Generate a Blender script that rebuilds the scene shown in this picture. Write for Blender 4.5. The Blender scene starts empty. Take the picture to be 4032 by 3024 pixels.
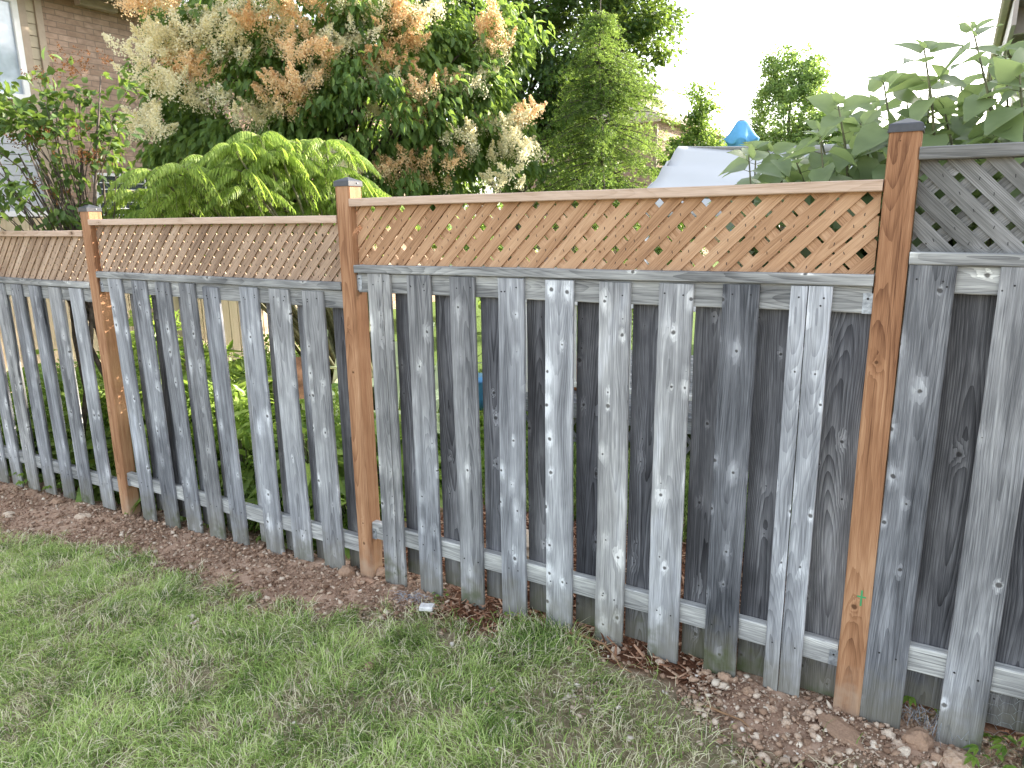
import bpy, math, random
import numpy as np
from mathutils import Vector, Matrix, noise as mnoise

random.seed(7); rng = np.random.default_rng(7)
SC = bpy.context.scene
COL = SC.collection
R = math.radians

# ---------------------------------------------------------------- camera
cam_d = bpy.data.cameras.new('camera'); cam = bpy.data.objects.new('camera', cam_d); COL.objects.link(cam)
PT, RO, YW = R(12.958), R(-0.7504), R(31.004)
fw = Vector((-math.sin(YW)*math.cos(PT), math.cos(YW)*math.cos(PT), -math.sin(PT)))
rt = Vector((math.cos(YW), math.sin(YW), 0)); up = rt.cross(fw)
r2 = math.cos(RO)*rt + math.sin(RO)*up; u2 = -math.sin(RO)*rt + math.cos(RO)*up
M = Matrix((r2, u2, -fw)).transposed().to_4x4(); M.translation = Vector((0, -2.608, 1.80))
cam.matrix_world = M
cam_d.sensor_width = 36; cam_d.lens = 36*2868.3/4032; cam_d.clip_end = 500; cam_d.clip_start = 0.05
SC.camera = cam

# ---------------------------------------------------------------- sky and sun
SUN_AZ, SUN_EL = R(62), R(21)          # azimuth measured from +x towards +y
w = bpy.data.worlds.new('World'); SC.world = w; w.use_nodes = True
nt = w.node_tree; bg = nt.nodes['Background']
sky = nt.nodes.new('ShaderNodeTexSky'); sky.sky_type = 'NISHITA'; sky.sun_disc = False
sky.sun_elevation = SUN_EL; sky.sun_rotation = R(90)-SUN_AZ
sky.air_density = 1.0; sky.dust_density = 2.5; sky.ozone_density = 1.0
hs = nt.nodes.new('ShaderNodeHueSaturation'); hs.inputs['Saturation'].default_value = 0.45
nt.links.new(sky.outputs[0], hs.inputs['Color']); nt.links.new(hs.outputs[0], bg.inputs[0]); bg.inputs[1].default_value = 0.15
sd = bpy.data.lights.new('sun', 'SUN'); sd.energy = 4.0; sd.angle = R(0.6); sd.color = (1.0, 0.90, 0.76)
so = bpy.data.objects.new('sun', sd); COL.objects.link(so)
sv = Vector((math.cos(SUN_AZ)*math.cos(SUN_EL), math.sin(SUN_AZ)*math.cos(SUN_EL), math.sin(SUN_EL)))
so.rotation_euler = sv.to_track_quat('Z', 'Y').to_euler()
SC.view_settings.view_transform = 'Standard'; SC.view_settings.look = 'None'
SC.view_settings.exposure = 2.3; SC.view_settings.gamma = 1.0

# ---------------------------------------------------------------- node helpers
class NT:
    def __init__(s, name):
        s.m = bpy.data.materials.new(name); s.m.use_nodes = True; s.t = s.m.node_tree
        s.t.nodes.clear(); s.out = s.t.nodes.new('ShaderNodeOutputMaterial')
    def n(s, kind, **kw):
        x = s.t.nodes.new('ShaderNode'+kind)
        for k, v in kw.items(): setattr(x, k, v)
        return x
    def set(s, sock, v):
        if isinstance(v, bpy.types.NodeSocket): s.t.links.new(v, sock)
        elif isinstance(v, (tuple, list)) and len(v) == 3 and sock.type == 'RGBA': sock.default_value = (*v, 1)
        else: sock.default_value = v
    def math(s, op, a, b=0.0, c=None, clamp=False):
        x = s.n('Math', operation=op); x.use_clamp = clamp
        s.set(x.inputs[0], a); s.set(x.inputs[1], b)
        if c is not None: s.set(x.inputs[2], c)
        return x.outputs[0]
    def add(s, a, b): return s.math('ADD', a, b)
    def sub(s, a, b): return s.math('SUBTRACT', a, b)
    def mul(s, a, b): return s.math('MULTIPLY', a, b)
    def vec(s, x, y, z):
        c = s.n('CombineXYZ'); s.set(c.inputs[0], x); s.set(c.inputs[1], y); s.set(c.inputs[2], z); return c.outputs[0]
    def noise(s, v, scale=1.0, detail=2.0, rough=0.5, dist=0.0):
        x = s.n('TexNoise'); s.set(x.inputs['Vector'], v); x.inputs['Scale'].default_value = scale
        x.inputs['Detail'].default_value = detail; x.inputs['Roughness'].default_value = rough; x.inputs['Distortion'].default_value = dist
        return x.outputs['Fac']
    def attr(s, name):
        return s.n('Attribute', attribute_name=name)
    def rng(s, v, a, b, c=0.0, d=1.0, smooth=True):
        x = s.n('MapRange'); x.interpolation_type = 'SMOOTHSTEP' if smooth else 'LINEAR'
        s.set(x.inputs[0], v)
        for i, k in enumerate((a, b, c, d)): s.set(x.inputs[i+1], k)
        return x.outputs[0]
    def mix(s, f, a, b, mode='MIX'):
        x = s.n('Mix', data_type='RGBA', blend_type=mode); s.set(x.inputs[0], f); s.set(x.inputs[6], a); s.set(x.inputs[7], b)
        return x.outputs[2]
    def ramp(s, f, stops):
        x = s.n('ValToRGB'); s.set(x.inputs[0], f); e = x.color_ramp.elements
        while len(e) < len(stops): e.new(0.5)
        for q, (p, c) in zip(e, stops): q.position = p; q.color = (*c, 1)
        return x.outputs[0]
    def bump(s, h, strength=0.5, dist=0.002):
        x = s.n('Bump'); s.set(x.inputs['Height'], h); x.inputs['Strength'].default_value = strength; x.inputs['Distance'].default_value = dist
        return x.outputs[0]
    def bsdf(s, col, rough=0.8, metal=0.0, spec=0.3, normal=None):
        x = s.n('BsdfPrincipled'); s.set(x.inputs['Base Color'], col); s.set(x.inputs['Roughness'], rough)
        s.set(x.inputs['Metallic'], metal); x.inputs['Specular IOR Level'].default_value = spec
        if normal is not None: s.set(x.inputs['Normal'], normal)
        return x.outputs[0]
    def finish(s, sh): s.t.links.new(sh, s.out.inputs[0]); return s.m

def wood(name, stops, ring=0.17, knot=0.3, streak=0.66, blotch=0.85, foot=None, moss=False, halo_amt=0.33, rough=0.8, patch=None):
    t = NT(name)
    g = t.attr('gco').outputs['Vector']; seed = t.attr('seed').outputs['Fac']; tone = t.attr('tone').outputs['Fac']
    sp = t.n('SeparateXYZ'); t.set(sp.inputs[0], g); u, d, v = sp.outputs
    sA = t.mul(seed, 13.7); sB = t.mul(seed, 7.31)
    # knots
    kv = t.n('TexVoronoi', voronoi_dimensions='2D', feature='F1'); kv.inputs['Scale'].default_value = 1.0
    kvec = t.vec(t.add(t.mul(u, 13.0), sA), t.add(t.mul(v, 6.5), sB), 0.0); t.set(kv.inputs['Vector'], kvec)
    df = t.n('VectorMath', operation='SUBTRACT'); t.set(df.inputs[0], kvec); t.set(df.inputs[1], kv.outputs['Position'])
    ds = t.n('SeparateXYZ'); t.set(ds.inputs[0], df.outputs[0])
    du = t.mul(ds.outputs[0], 1/13.0); dv = t.mul(ds.outputs[1], 1/6.5)
    kc = t.n('SeparateXYZ'); t.set(kc.inputs[0], kv.outputs['Color'])
    off = t.math('GREATER_THAN', kc.outputs[0], knot)
    wob = t.mul(t.sub(t.noise(t.vec(t.mul(u, 90.0), sA, t.mul(v, 60.0)), 1.0, 1.0), 0.5), 0.008)
    dk = t.add(t.add(t.math('SQRT', t.add(t.mul(du, du), t.mul(t.mul(dv, dv), 1.0))), t.mul(off, 1.0)), wob)
    dh = t.add(t.add(t.math('SQRT', t.add(t.mul(du, du), t.mul(t.mul(dv, dv), 0.22))), t.mul(off, 1.0)), t.mul(t.sub(t.noise(t.vec(t.mul(u, 70.0), sB, t.mul(v, 38.0)), 1.0, 2.0), 0.5), 0.022))
    rk = t.add(t.mul(t.math('POWER', kc.outputs[1], 2.0), 0.010), 0.003)
    core = t.rng(dk, rk, t.mul(rk, 0.45))
    halo = t.mul(t.rng(dh, t.add(0.014, t.mul(kc.outputs[2], 0.026)), 0.002), t.add(0.35, t.mul(kc.outputs[1], 0.75)))
    # rings
    u0 = t.mul(t.sub(t.noise(t.vec(sA, sB, t.mul(v, 0.7)), 1.0, 1.0), 0.5), 0.16)
    d0 = t.add(t.mul(t.noise(t.vec(sB, sA, t.mul(v, 0.9)), 1.0, 1.0), 0.11), -0.005)
    wig = t.mul(t.sub(t.noise(t.vec(t.mul(u, 30.0), sA, t.mul(v, 3.0)), 1.0, 2.0), 0.5), 0.006)
    a = t.sub(u, u0); b = t.sub(d, d0)
    rr = t.add(t.add(t.math('SQRT', t.add(t.mul(a, a), t.mul(b, b))), wig), t.mul(t.math('POWER', halo, 1.5), 0.009))
    fr = t.math('FRACT', t.mul(rr, 210.0))
    ringl = t.mul(t.math('POWER', fr, 2.0), t.rng(t.noise(t.vec(sA, t.mul(u, 12.0), t.mul(v, 1.5)), 1.0, 2.0), 0.35, 0.62, 0.25, 1.0))
    fib = t.noise(t.vec(t.mul(u, 520.0), t.mul(d, 520.0), t.add(t.mul(v, 9.0), sA)), 1.0, 3.0, 0.6)
    st = t.noise(t.vec(t.mul(u, 42.0), t.add(t.mul(d, 42.0), sB), t.add(t.mul(v, 1.3), sA)), 1.0, 3.0, 0.6)
    bl = t.noise(t.vec(t.mul(u, 7.0), sA, t.add(t.mul(v, 2.2), sB)), 1.0, 3.0, 0.55, 0.4)
    val = t.add(0.5, t.mul(t.sub(st, 0.5), streak))
    val = t.add(val, t.mul(t.sub(bl, 0.5), blotch)); val = t.add(val, t.mul(t.sub(fib, 0.5), 0.75))
    val = t.sub(val, t.mul(ringl, ring)); val = t.add(val, t.mul(halo, halo_amt)); val = t.add(val, tone)
    # fine dark checks
    ck = t.noise(t.vec(t.mul(u, 150.0), sA, t.add(t.mul(v, 2.0), sB)), 1.0, 2.0, 0.5)
    val = t.sub(val, t.rng(ck, 0.66, 0.74, 0.0, 0.22))
    col = t.ramp(val, stops)
    if moss: col = t.mix(t.rng(t.noise(t.vec(sA, sB, t.mul(v, 0.35)), 1.0, 1.0), 0.42, 0.70, 0.0, 0.6), col, t.mix(1.0, col, (1.05, 0.99, 0.87), 'MULTIPLY'))
    if moss:
        col = t.mix(t.mul(t.rng(bl, 0.58, 0.78), 0.30), col, t.mix(1.0, col, (0.78, 0.83, 1.0), 'MULTIPLY'))
    dark = tuple(c*0.22 for c in stops[1][1]); dark = (dark[0]*1.15, dark[1], dark[2]*0.85)
    col = t.mix(t.mul(core, 0.85), col, dark)
    geo = t.n('NewGeometry'); ps = t.n('SeparateXYZ'); t.set(ps.inputs[0], geo.outputs['Position'])
    gz = t.add(ps.outputs[2], t.mul(t.math('MINIMUM', t.add(ps.outputs[0], 0.9), 0.0), -0.043))
    gn = t.noise(geo.outputs['Position'], 16.0, 3.0)
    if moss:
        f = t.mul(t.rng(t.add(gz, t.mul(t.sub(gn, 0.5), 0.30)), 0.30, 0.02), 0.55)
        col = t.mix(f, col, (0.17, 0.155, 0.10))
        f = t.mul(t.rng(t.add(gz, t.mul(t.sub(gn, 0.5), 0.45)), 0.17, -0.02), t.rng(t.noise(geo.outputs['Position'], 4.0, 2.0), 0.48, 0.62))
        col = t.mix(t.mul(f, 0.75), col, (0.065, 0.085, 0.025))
    if foot:
        f = t.rng(t.add(gz, t.mul(t.sub(gn, 0.5), 0.35)), 0.22, -0.02); col = t.mix(t.mul(f, 0.8), col, foot)
    if patch:
        pn = t.noise(t.vec(t.mul(u, 9.0), t.add(sA, t.mul(d, 9.0)), t.mul(v, 1.1)), 1.0, 2.0)
        col = t.mix(t.mul(t.rng(pn, 0.55, 0.66), 0.35), col, patch)
    h = t.add(t.add(t.mul(fib, 0.6), t.mul(ringl, -0.5)), t.add(t.mul(core, -1.0), t.mul(st, 0.6)))
    return t.finish(t.bsdf(col, rough, 0.0, 0.25, t.bump(h, 0.55, 0.0016)))

GREY = [(0.0, (0.035, 0.037, 0.043)), (0.32, (0.155, 0.160, 0.176)), (0.62, (0.36, 0.37, 0.395)), (0.95, (0.78, 0.80, 0.83))]
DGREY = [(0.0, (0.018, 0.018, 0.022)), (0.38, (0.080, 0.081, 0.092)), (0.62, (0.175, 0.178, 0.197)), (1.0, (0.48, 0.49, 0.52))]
ORANGE = [(0.0, (0.10, 0.038, 0.018)), (0.4, (0.33, 0.165, 0.085)), (0.65, (0.47, 0.265, 0.148)), (1.0, (0.66, 0.45, 0.30))]
TAN = [(0.0, (0.13, 0.075, 0.05)), (0.4, (0.46, 0.325, 0.235)), (0.65, (0.62, 0.47, 0.365)), (1.0, (0.68, 0.53, 0.43))]
LATC = [(0.0, (0.15, 0.075, 0.04)), (0.4, (0.41, 0.235, 0.13)), (0.65, (0.56, 0.355, 0.215)), (1.0, (0.72, 0.52, 0.36))]
LATB = [(0.0, (0.12, 0.07, 0.048)), (0.4, (0.33, 0.225, 0.155)), (0.65, (0.49, 0.35, 0.25)), (1.0, (0.64, 0.52, 0.41))]
BEIGE = [(0.0, (0.28, 0.20, 0.13)), (0.4, (0.50, 0.40, 0.28)), (0.65, (0.61, 0.50, 0.37)), (1.0, (0.70, 0.60, 0.47))]
M_grey = wood('weathered_grey_wood', GREY, moss=True, knot=0.42)
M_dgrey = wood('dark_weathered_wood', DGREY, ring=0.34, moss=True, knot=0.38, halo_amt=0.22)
M_rail = wood('pale_grey_rail_wood', [(p, tuple(c*k for c, k in zip(cc, (1.13, 1.1, 1.0)))) for p, cc in GREY], ring=0.2, knot=0.10)
M_orange = wood('stained_post_wood', ORANGE, ring=0.26, streak=0.65, blotch=0.75, knot=0.2, halo_amt=0.0, foot=(0.42, 0.31, 0.22), patch=(0.55, 0.34, 0.19))
M_tan = wood('tan_rail_wood', TAN, ring=0.15, streak=0.5, blotch=0.5, knot=0.10, halo_amt=-0.3)
M_latc = wood('orange_lattice_wood', LATC, ring=0.2, streak=0.6, blotch=0.4, knot=0.12, halo_amt=-0.1)
M_latb = wood('faded_lattice_wood', LATB, ring=0.2, streak=0.7, blotch=0.7, knot=0.15, halo_amt=0.0)
M_latd = wood('grey_lattice_wood', [(0.0, (0.05, 0.048, 0.045)), (0.4, (0.17, 0.168, 0.16)), (0.65, (0.29, 0.285, 0.28)), (1.0, (0.46, 0.46, 0.46))], ring=0.25, blotch=0.9, knot=0.3)
M_beige = wood('beige_fence_wood', BEIGE, ring=0.1, streak=0.4, blotch=0.3, knot=0.1, halo_amt=-0.1)
M_deckw = wood('old_deck_wood', GREY, ring=0.2, knot=0.1)

def plain(name, col, rough=0.6, metal=0.0, var=0.15, scale=12.0, spec=0.4, bump=0.0):
    t = NT(name); tc = t.n('TexCoord').outputs['Object']
    n = t.noise(tc, scale, 4.0, 0.6)
    c = t.mix(t.rng(n, 0.3, 0.7), tuple(max(0, x*(1-var)) for x in col), tuple(min(1, x*(1+var)) for x in col))
    return t.finish(t.bsdf(c, rough, metal, spec, t.bump(n, bump, 0.01) if bump else None))
M_cap = plain('grey_plastic', (0.042, 0.044, 0.052), 0.42, spec=0.5, var=0.2, scale=30)
M_zinc = plain('galvanised_steel', (0.36, 0.39, 0.43), 0.45, 0.6, 0.35, 60)
M_nail = plain('dark_nail', (0.03, 0.028, 0.03), 0.6, 0.3)
M_white = plain('white_paint', (0.78, 0.78, 0.77), 0.5, var=0.05)
M_glassd = plain('dark_window_glass', (0.03, 0.035, 0.04), 0.08, spec=0.8, var=0.3, scale=2)
M_beigetrim = plain('beige_trim_paint', (0.38, 0.30, 0.225), 0.6, var=0.06)
M_siding = plain('cream_siding', (0.45, 0.38, 0.27), 0.6, var=0.06)
M_wsiding = plain('white_siding', (0.45, 0.47, 0.50), 0.6, var=0.05)
M_gsiding = plain('pale_grey_siding', (0.50, 0.53, 0.56), 0.6, var=0.05)
M_gutter = plain('taupe_metal', (0.40, 0.34, 0.29), 0.5, var=0.08)
M_tarp = None
M_blue = plain('blue_canvas', (0.13, 0.40, 0.68), 0.75, var=0.10, scale=6)
M_green = plain('pale_green_paint', (0.52, 0.62, 0.36), 0.5, var=0.06)
M_terra = plain('terracotta_clay', (0.45, 0.20, 0.11), 0.8, var=0.2)
M_cush = plain('patterned_cushion', (0.42, 0.22, 0.14), 0.9, var=0.5, scale=9)
M_bluep = plain('blue_plastic', (0.10, 0.32, 0.62), 0.4, var=0.05)
M_bark = plain('grey_brown_bark', (0.085, 0.068, 0.055), 0.9, var=0.4, scale=25, bump=0.6)
M_stem = plain('green_brown_stem', (0.12, 0.12, 0.06), 0.7, var=0.4, scale=25)
M_foam = plain('white_foam', (0.7, 0.68, 0.66), 0.8, var=0.2, scale=40)
M_paintgreen = plain('green_marker_paint', (0.06, 0.30, 0.12), 0.7)
M_darkpost = plain('dark_painted_wood', (0.04, 0.045, 0.045), 0.7)

def leafmat(name, c1, c2, trans=0.45, rough=0.5, tcol=None, spec=0.35):
    t = NT(name); tone = t.attr('tone').outputs['Fac']
    c = t.ramp(tone, [(0.0, c1), (1.0, c2)])
    tn = t.n('TexNoise'); tn.inputs['Scale'].default_value = 40.0
    c = t.mix(t.rng(tn.outputs['Fac'], 0.35, 0.65, 0.0, 0.35), c, tuple(x*0.6 for x in c1))
    tr = t.n('BsdfTranslucent')
    t.set(tr.inputs[0], tcol if tcol else t.mix(0.5, c, (0.35, 0.5, 0.06)))
    mx = t.n('MixShader'); mx.inputs[0].default_value = trans
    t.set(mx.inputs[1], t.bsdf(c, rough, 0.0, spec)); t.set(mx.inputs[2], tr.outputs[0])
    return t.finish(mx.outputs[0])
ML_lilac = leafmat('tree_lilac_leaf', (0.06, 0.125, 0.038), (0.23, 0.35, 0.095), 0.42)
ML_shrub = leafmat('brown_lilac_leaf', (0.035, 0.075, 0.02), (0.12, 0.20, 0.05), 0.35)
ML_near = leafmat('near_lilac_leaf', (0.16, 0.215, 0.11), (0.30, 0.37, 0.18), 0.46, 0.42, (0.36, 0.47, 0.17), spec=0.5)
ML_sumac = leafmat('sumac_leaf', (0.12, 0.21, 0.03), (0.46, 0.60, 0.14), 0.48)
ML_pear = leafmat('pear_leaf', (0.028, 0.062, 0.022), (0.115, 0.19, 0.05), 0.36, 0.35)
ML_larch = leafmat('larch_needle', (0.10, 0.19, 0.05), (0.36, 0.48, 0.13), 0.5)
ML_far = leafmat('far_tree_leaf', (0.16, 0.25, 0.10), (0.36, 0.48, 0.19), 0.5)  # distance haze put into the leaf colour as a paler green
ML_small = leafmat('small_tree_leaf', (0.09, 0.17, 0.05), (0.32, 0.44, 0.12), 0.5)  # leaf colour also paled for distance haze
ML_hosta = leafmat('hosta_leaf', (0.12, 0.23, 0.04), (0.42, 0.56, 0.14), 0.45, 0.4)
ML_weed = leafmat('weed_leaf', (0.10, 0.20, 0.03), (0.26, 0.38, 0.06), 0.4)
ML_tan = leafmat('tan_blossom', (0.82, 0.54, 0.29), (0.95, 0.80, 0.56), 0.5, 0.9, (0.98, 0.78, 0.48), 0.1)
ML_cream = leafmat('cream_blossom', (0.84, 0.76, 0.50), (0.95, 0.92, 0.76), 0.5, 0.9, (0.97, 0.92, 0.66), 0.1)
ML_dead = leafmat('dead_blossom', (0.10, 0.045, 0.02), (0.30, 0.13, 0.06), 0.2, 0.9, (0.3, 0.15, 0.05), 0.1)
ML_dry = leafmat('fallen_leaf', (0.25, 0.24, 0.12), (0.38, 0.34, 0.17), 0.3)

# ---------------------------------------------------------------- object helpers
def tag(o, label=None, cat=None, group=None, kind=None):
    if label: o['label'] = label
    if cat: o['category'] = cat
    if group: o['group'] = group
    if kind: o['kind'] = kind
    return o
def empty(name, loc=(0, 0, 0), label=None, cat=None, group=None):
    o = bpy.data.objects.new(name, None); COL.objects.link(o); o.location = loc; o.empty_display_size = 0.1
    return tag(o, label, cat, group)
def link(name, me, mats, parent=None):
    for m in (mats if isinstance(mats, (list, tuple)) else [mats]): me.materials.append(m)
    o = bpy.data.objects.new(name, me); COL.objects.link(o)
    if parent is not None:
        o.parent = parent
        if not parent.parent: o.matrix_parent_inverse = Matrix.Translation(-parent.location)
    return o

class MB:
    """mesh builder in world coordinates, with wood-grain attributes"""
    def __init__(s): s.v = []; s.f = []; s.mi = []; s.g = []; s.sd = []; s.tn = []
    def vert(s, p, g=None, seed=0.0, tone=0.0):
        s.v.append(tuple(p)); s.g.append(tuple(g) if g is not None else tuple(p)); s.sd.append(seed); s.tn.append(tone); return len(s.v)-1
    def face(s, idx, mi=0): s.f.append(tuple(idx)); s.mi.append(mi)
    def box(s, lo, hi, mi=0, seed=0.0, tone=0.0, bev=0.0):
        c = [(lo[i]+hi[i])/2 for i in range(3)]
        L = [hi[i]-lo[i] for i in range(3)]; k = L.index(max(L))
        ax = [Vector((1, 0, 0)), Vector((0, 1, 0)), Vector((0, 0, 1))]
        a = ax[k]; o = [i for i in range(3) if i != k]
        s.plank(Vector(c)-a*L[k]/2, a, ax[o[0]], ax[o[1]], L[k], L[o[0]], L[o[1]], seed, tone, 0, 1, min(bev, L[o[0]]/3, L[o[1]]/3), mi)
    def plank(s, o, ax, uw, ud, L, W, D, seed=0.0, tone=0.0, warp=0.0, nseg=1, bev=0.002, mi=0, rag=0.0, edge=0.0, vo=0.0):
        """o: middle of the start face"""
        o, ax, uw, ud = Vector(o), Vector(ax), Vector(uw), Vector(ud)
        b = bev
        if b > 0: ring = [(-W/2+b, -D/2), (W/2-b, -D/2), (W/2, -D/2+b), (W/2, D/2-b), (W/2-b, D/2), (-W/2+b, D/2), (-W/2, D/2-b), (-W/2, -D/2+b)]
        else: ring = [(-W/2, -D/2), (W/2, -D/2), (W/2, D/2), (-W/2, D/2)]
        n = len(ring); rows = []
        for i in range(nseg+1):
            t = i/nseg*L
            wx = warp*(mnoise.noise(Vector((t*1.1, seed*3.1, 0)))) if warp else 0
            wy = warp*0.5*(mnoise.noise(Vector((t*0.9, seed*5.7, 9)))) if warp else 0
            row = []
            for (a, c) in ring:
                e = edge*mnoise.noise(Vector((t*7, seed*2.3+(3 if a > 0 else 0), 4))) if edge else 0
                tt = t
                if rag and i in (0, nseg): tt += rag*mnoise.noise(Vector((a*60, seed, i)))
                p = o+ax*tt+uw*(a+(e if a > 0 else -e)+wx)+ud*(c+wy)
                row.append(s.vert(p, (a, c, t+vo), seed, tone))
            rows.append(row)
        for i in range(nseg):
            for j in range(n):
                k = (j+1) % n
                s.face((rows[i][j], rows[i][k], rows[i+1][k], rows[i+1][j]), mi)
        s.face(rows[0][::-1], mi); s.face(rows[-1], mi)
    def tube(s, pts, rad, n=7, mi=0):
        rows = []; N = len(pts)
        for i, p in enumerate(pts):
            p = Vector(p); q = Vector(pts[min(i+1, N-1)])-Vector(pts[max(i-1, 0)])
            q = q.normalized() if q.length > 1e-9 else Vector((0, 0, 1))
            a = q.orthogonal().normalized() if abs(q.z) > 0.99 else q.cross(Vector((0, 0, 1))).normalized()
            c = q.cross(a); r = rad[i] if isinstance(rad, (list, tuple)) else rad
            rows.append([s.vert(p+(a*math.cos(2*math.pi*k/n)+c*math.sin(2*math.pi*k/n))*r) for k in range(n)])
        for i in range(N-1):
            for j in range(n): k = (j+1) % n; s.face((rows[i][j], rows[i][k], rows[i+1][k], rows[i+1][j]), mi)
        s.face(rows[0][::-1], mi); s.face(rows[-1], mi)
    def mesh(s, name, smooth=False):
        me = bpy.data.meshes.new(name); me.from_pydata(s.v, [], s.f)
        me.polygons.foreach_set('material_index', s.mi)
        a = me.attributes.new('gco', 'FLOAT_VECTOR', 'POINT'); a.data.foreach_set('vector', np.array(s.g, dtype=np.float32).ravel())
        a = me.attributes.new('seed', 'FLOAT', 'POINT'); a.data.foreach_set('value', np.array(s.sd, dtype=np.float32))
        a = me.attributes.new('tone', 'FLOAT', 'POINT'); a.data.foreach_set('value', np.array(s.tn, dtype=np.float32))
        if smooth: me.polygons.foreach_set('use_smooth', [True]*len(s.f))
        me.update()
        # outward normals
        import bmesh
        bm = bmesh.new(); bm.from_mesh(me); bmesh.ops.recalc_face_normals(bm, faces=bm.faces); bm.to_mesh(me); bm.free()
        return me
    def obj(s, name, mats, parent=None, smooth=False): return link(name, s.mesh(name, smooth), mats, parent)

def np_mesh(name, V, F, tone=None, smooth=False, mi=None):
    me = bpy.data.meshes.new(name); nv = len(V); nf, k = F.shape
    me.vertices.add(nv); me.vertices.foreach_set('co', V.astype(np.float32).ravel())
    me.loops.add(nf*k); me.loops.foreach_set('vertex_index', F.astype(np.int32).ravel())
    me.polygons.add(nf); me.polygons.foreach_set('loop_start', np.arange(0, nf*k, k, dtype=np.int32)); 
    try: me.polygons.foreach_set('loop_total', np.full(nf, k, dtype=np.int32))
    except Exception: pass
    if smooth: me.polygons.foreach_set('use_smooth', np.ones(nf, dtype=bool))
    if mi is not None: me.polygons.foreach_set('material_index', mi.astype(np.int32))
    if tone is not None:
        a = me.attributes.new('tone', 'FLOAT', 'POINT'); a.data.foreach_set('value', tone.astype(np.float32))
    me.update(calc_edges=True); me.validate(); return me

def unit(a): return a/np.maximum(np.linalg.norm(a, axis=-1, keepdims=True), 1e-9)
T_SIMPLE = (np.array([(0, 0, 0), (.42, -.5, .10), (1, 0, -.08), (.42, .5, .10)]), np.array([(0, 1, 2), (0, 2, 3)]))
def heart():
    A = [0, .10, .32, .58, .82, 1.0]; Wd = [.05, .40, .50, .36, .13, 0.0]
    V = []; F = []
    for a, b in zip(A, Wd):
        z = -0.22*a*a
        V += [(a-(0.07 if a == .10 else 0), -b, z+.20*b), (a, 0, z), (a-(0.07 if a == .10 else 0), b, z+.20*b)]
    for i in range(5):
        for j in (0, 1):
            p = i*3+j; F += [(p, p+1, p+4), (p, p+4, p+3)]
    return np.array(V), np.array(F)
T_HEART = heart()
T_MED = (np.array([(0, 0, 0), (.25, -.42, .06), (.6, -.36, .03), (1, 0, -.2), (.6, .36, .03), (.25, .42, .06), (.5, 0, -.05)]),
         np.array([(0, 1, 6), (1, 2, 6), (2, 3, 6), (3, 4, 6), (4, 5, 6), (5, 0, 6)]))
T_STRIP = (np.array([(0, -.5, 0), (0, .5, 0), (.35, -.45, .10), (.35, .45, .10), (.7, -.3, .06), (.7, .3, .06), (1, 0, -.12)]),
           np.array([(0, 1, 3), (0, 3, 2), (2, 3, 5), (2, 5, 4), (4, 5, 6)]))
def leaves(P, Dr, Nr, L, Wd, tmpl=T_SIMPLE, curve=1.0):
    """arrays of leaves: position, tip direction, face normal, length, width"""
    tv, tf = tmpl; n = len(P); Dr = unit(Dr); S = unit(np.cross(Nr, Dr)); N = np.cross(Dr, S)
    L = np.broadcast_to(L, n)[:, None, None]; Wd = np.broadcast_to(Wd, n)[:, None, None]
    a = tv[None, :, 0:1]; b = tv[None, :, 1:2]; c = tv[None, :, 2:3]
    V = P[:, None, :]+Dr[:, None, :]*a*L+S[:, None, :]*b*Wd+N[:, None, :]*c*L*curve
    F = tf[None]+(np.arange(n)*len(tv))[:, None, None]
    return V.reshape(-1, 3), F.reshape(-1, tf.shape[1])
def rep(t, tmpl): return np.repeat(t, len(tmpl[0]))
def rdir(n): return unit(rng.normal(size=(n, 3)))
def clumps(blobs, nclump, inner=0.45):
    """clump centres spread through ellipsoidal blobs, denser near their surface"""
    vol = np.array([b[3]*b[4]*b[5] for b in blobs])**(2/3); idx = rng.choice(len(blobs), nclump, p=vol/vol.sum())
    B = np.array(blobs)[idx]; r = inner+(1-inner)*rng.random(nclump)**0.5
    return B[:, :3]+rdir(nclump)*r[:, None]*B[:, 3:6]
def crown(blobs, nclump, per, crad, L, Wd, tmpl=T_SIMPLE, droop=0.5, outward=0.6, inner=0.45, tone_amp=0.3):
    C = clumps(blobs, nclump, inner); cc = np.mean(np.array(blobs)[:, :3], axis=0)
    ct = rng.random(nclump); cr = crad*(0.6+0.8*rng.random(nclump))
    i = np.repeat(np.arange(nclump), per); n = len(i)
    o = rdir(n)*(rng.random(n)**0.45)[:, None]; o[:, 2] *= 0.75
    P = C[i]+o*cr[i][:, None]
    D = rdir(n)*0.8+unit(P-cc)*outward+o*0.5; D[:, 2] -= droop
    N = rdir(n)*0.7; N[:, 2] += 1.0
    V, F = leaves(P, D, N, L*(0.7+0.6*rng.random(n)), Wd*(0.7+0.6*rng.random(n)), tmpl)
    tone = np.clip(0.5+(ct[i]-0.5)*tone_amp*2+(rng.random(n)-0.5)*0.5+o[:, 2]*0.15, 0, 1)
    return V, F, rep(tone, tmpl), C
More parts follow.
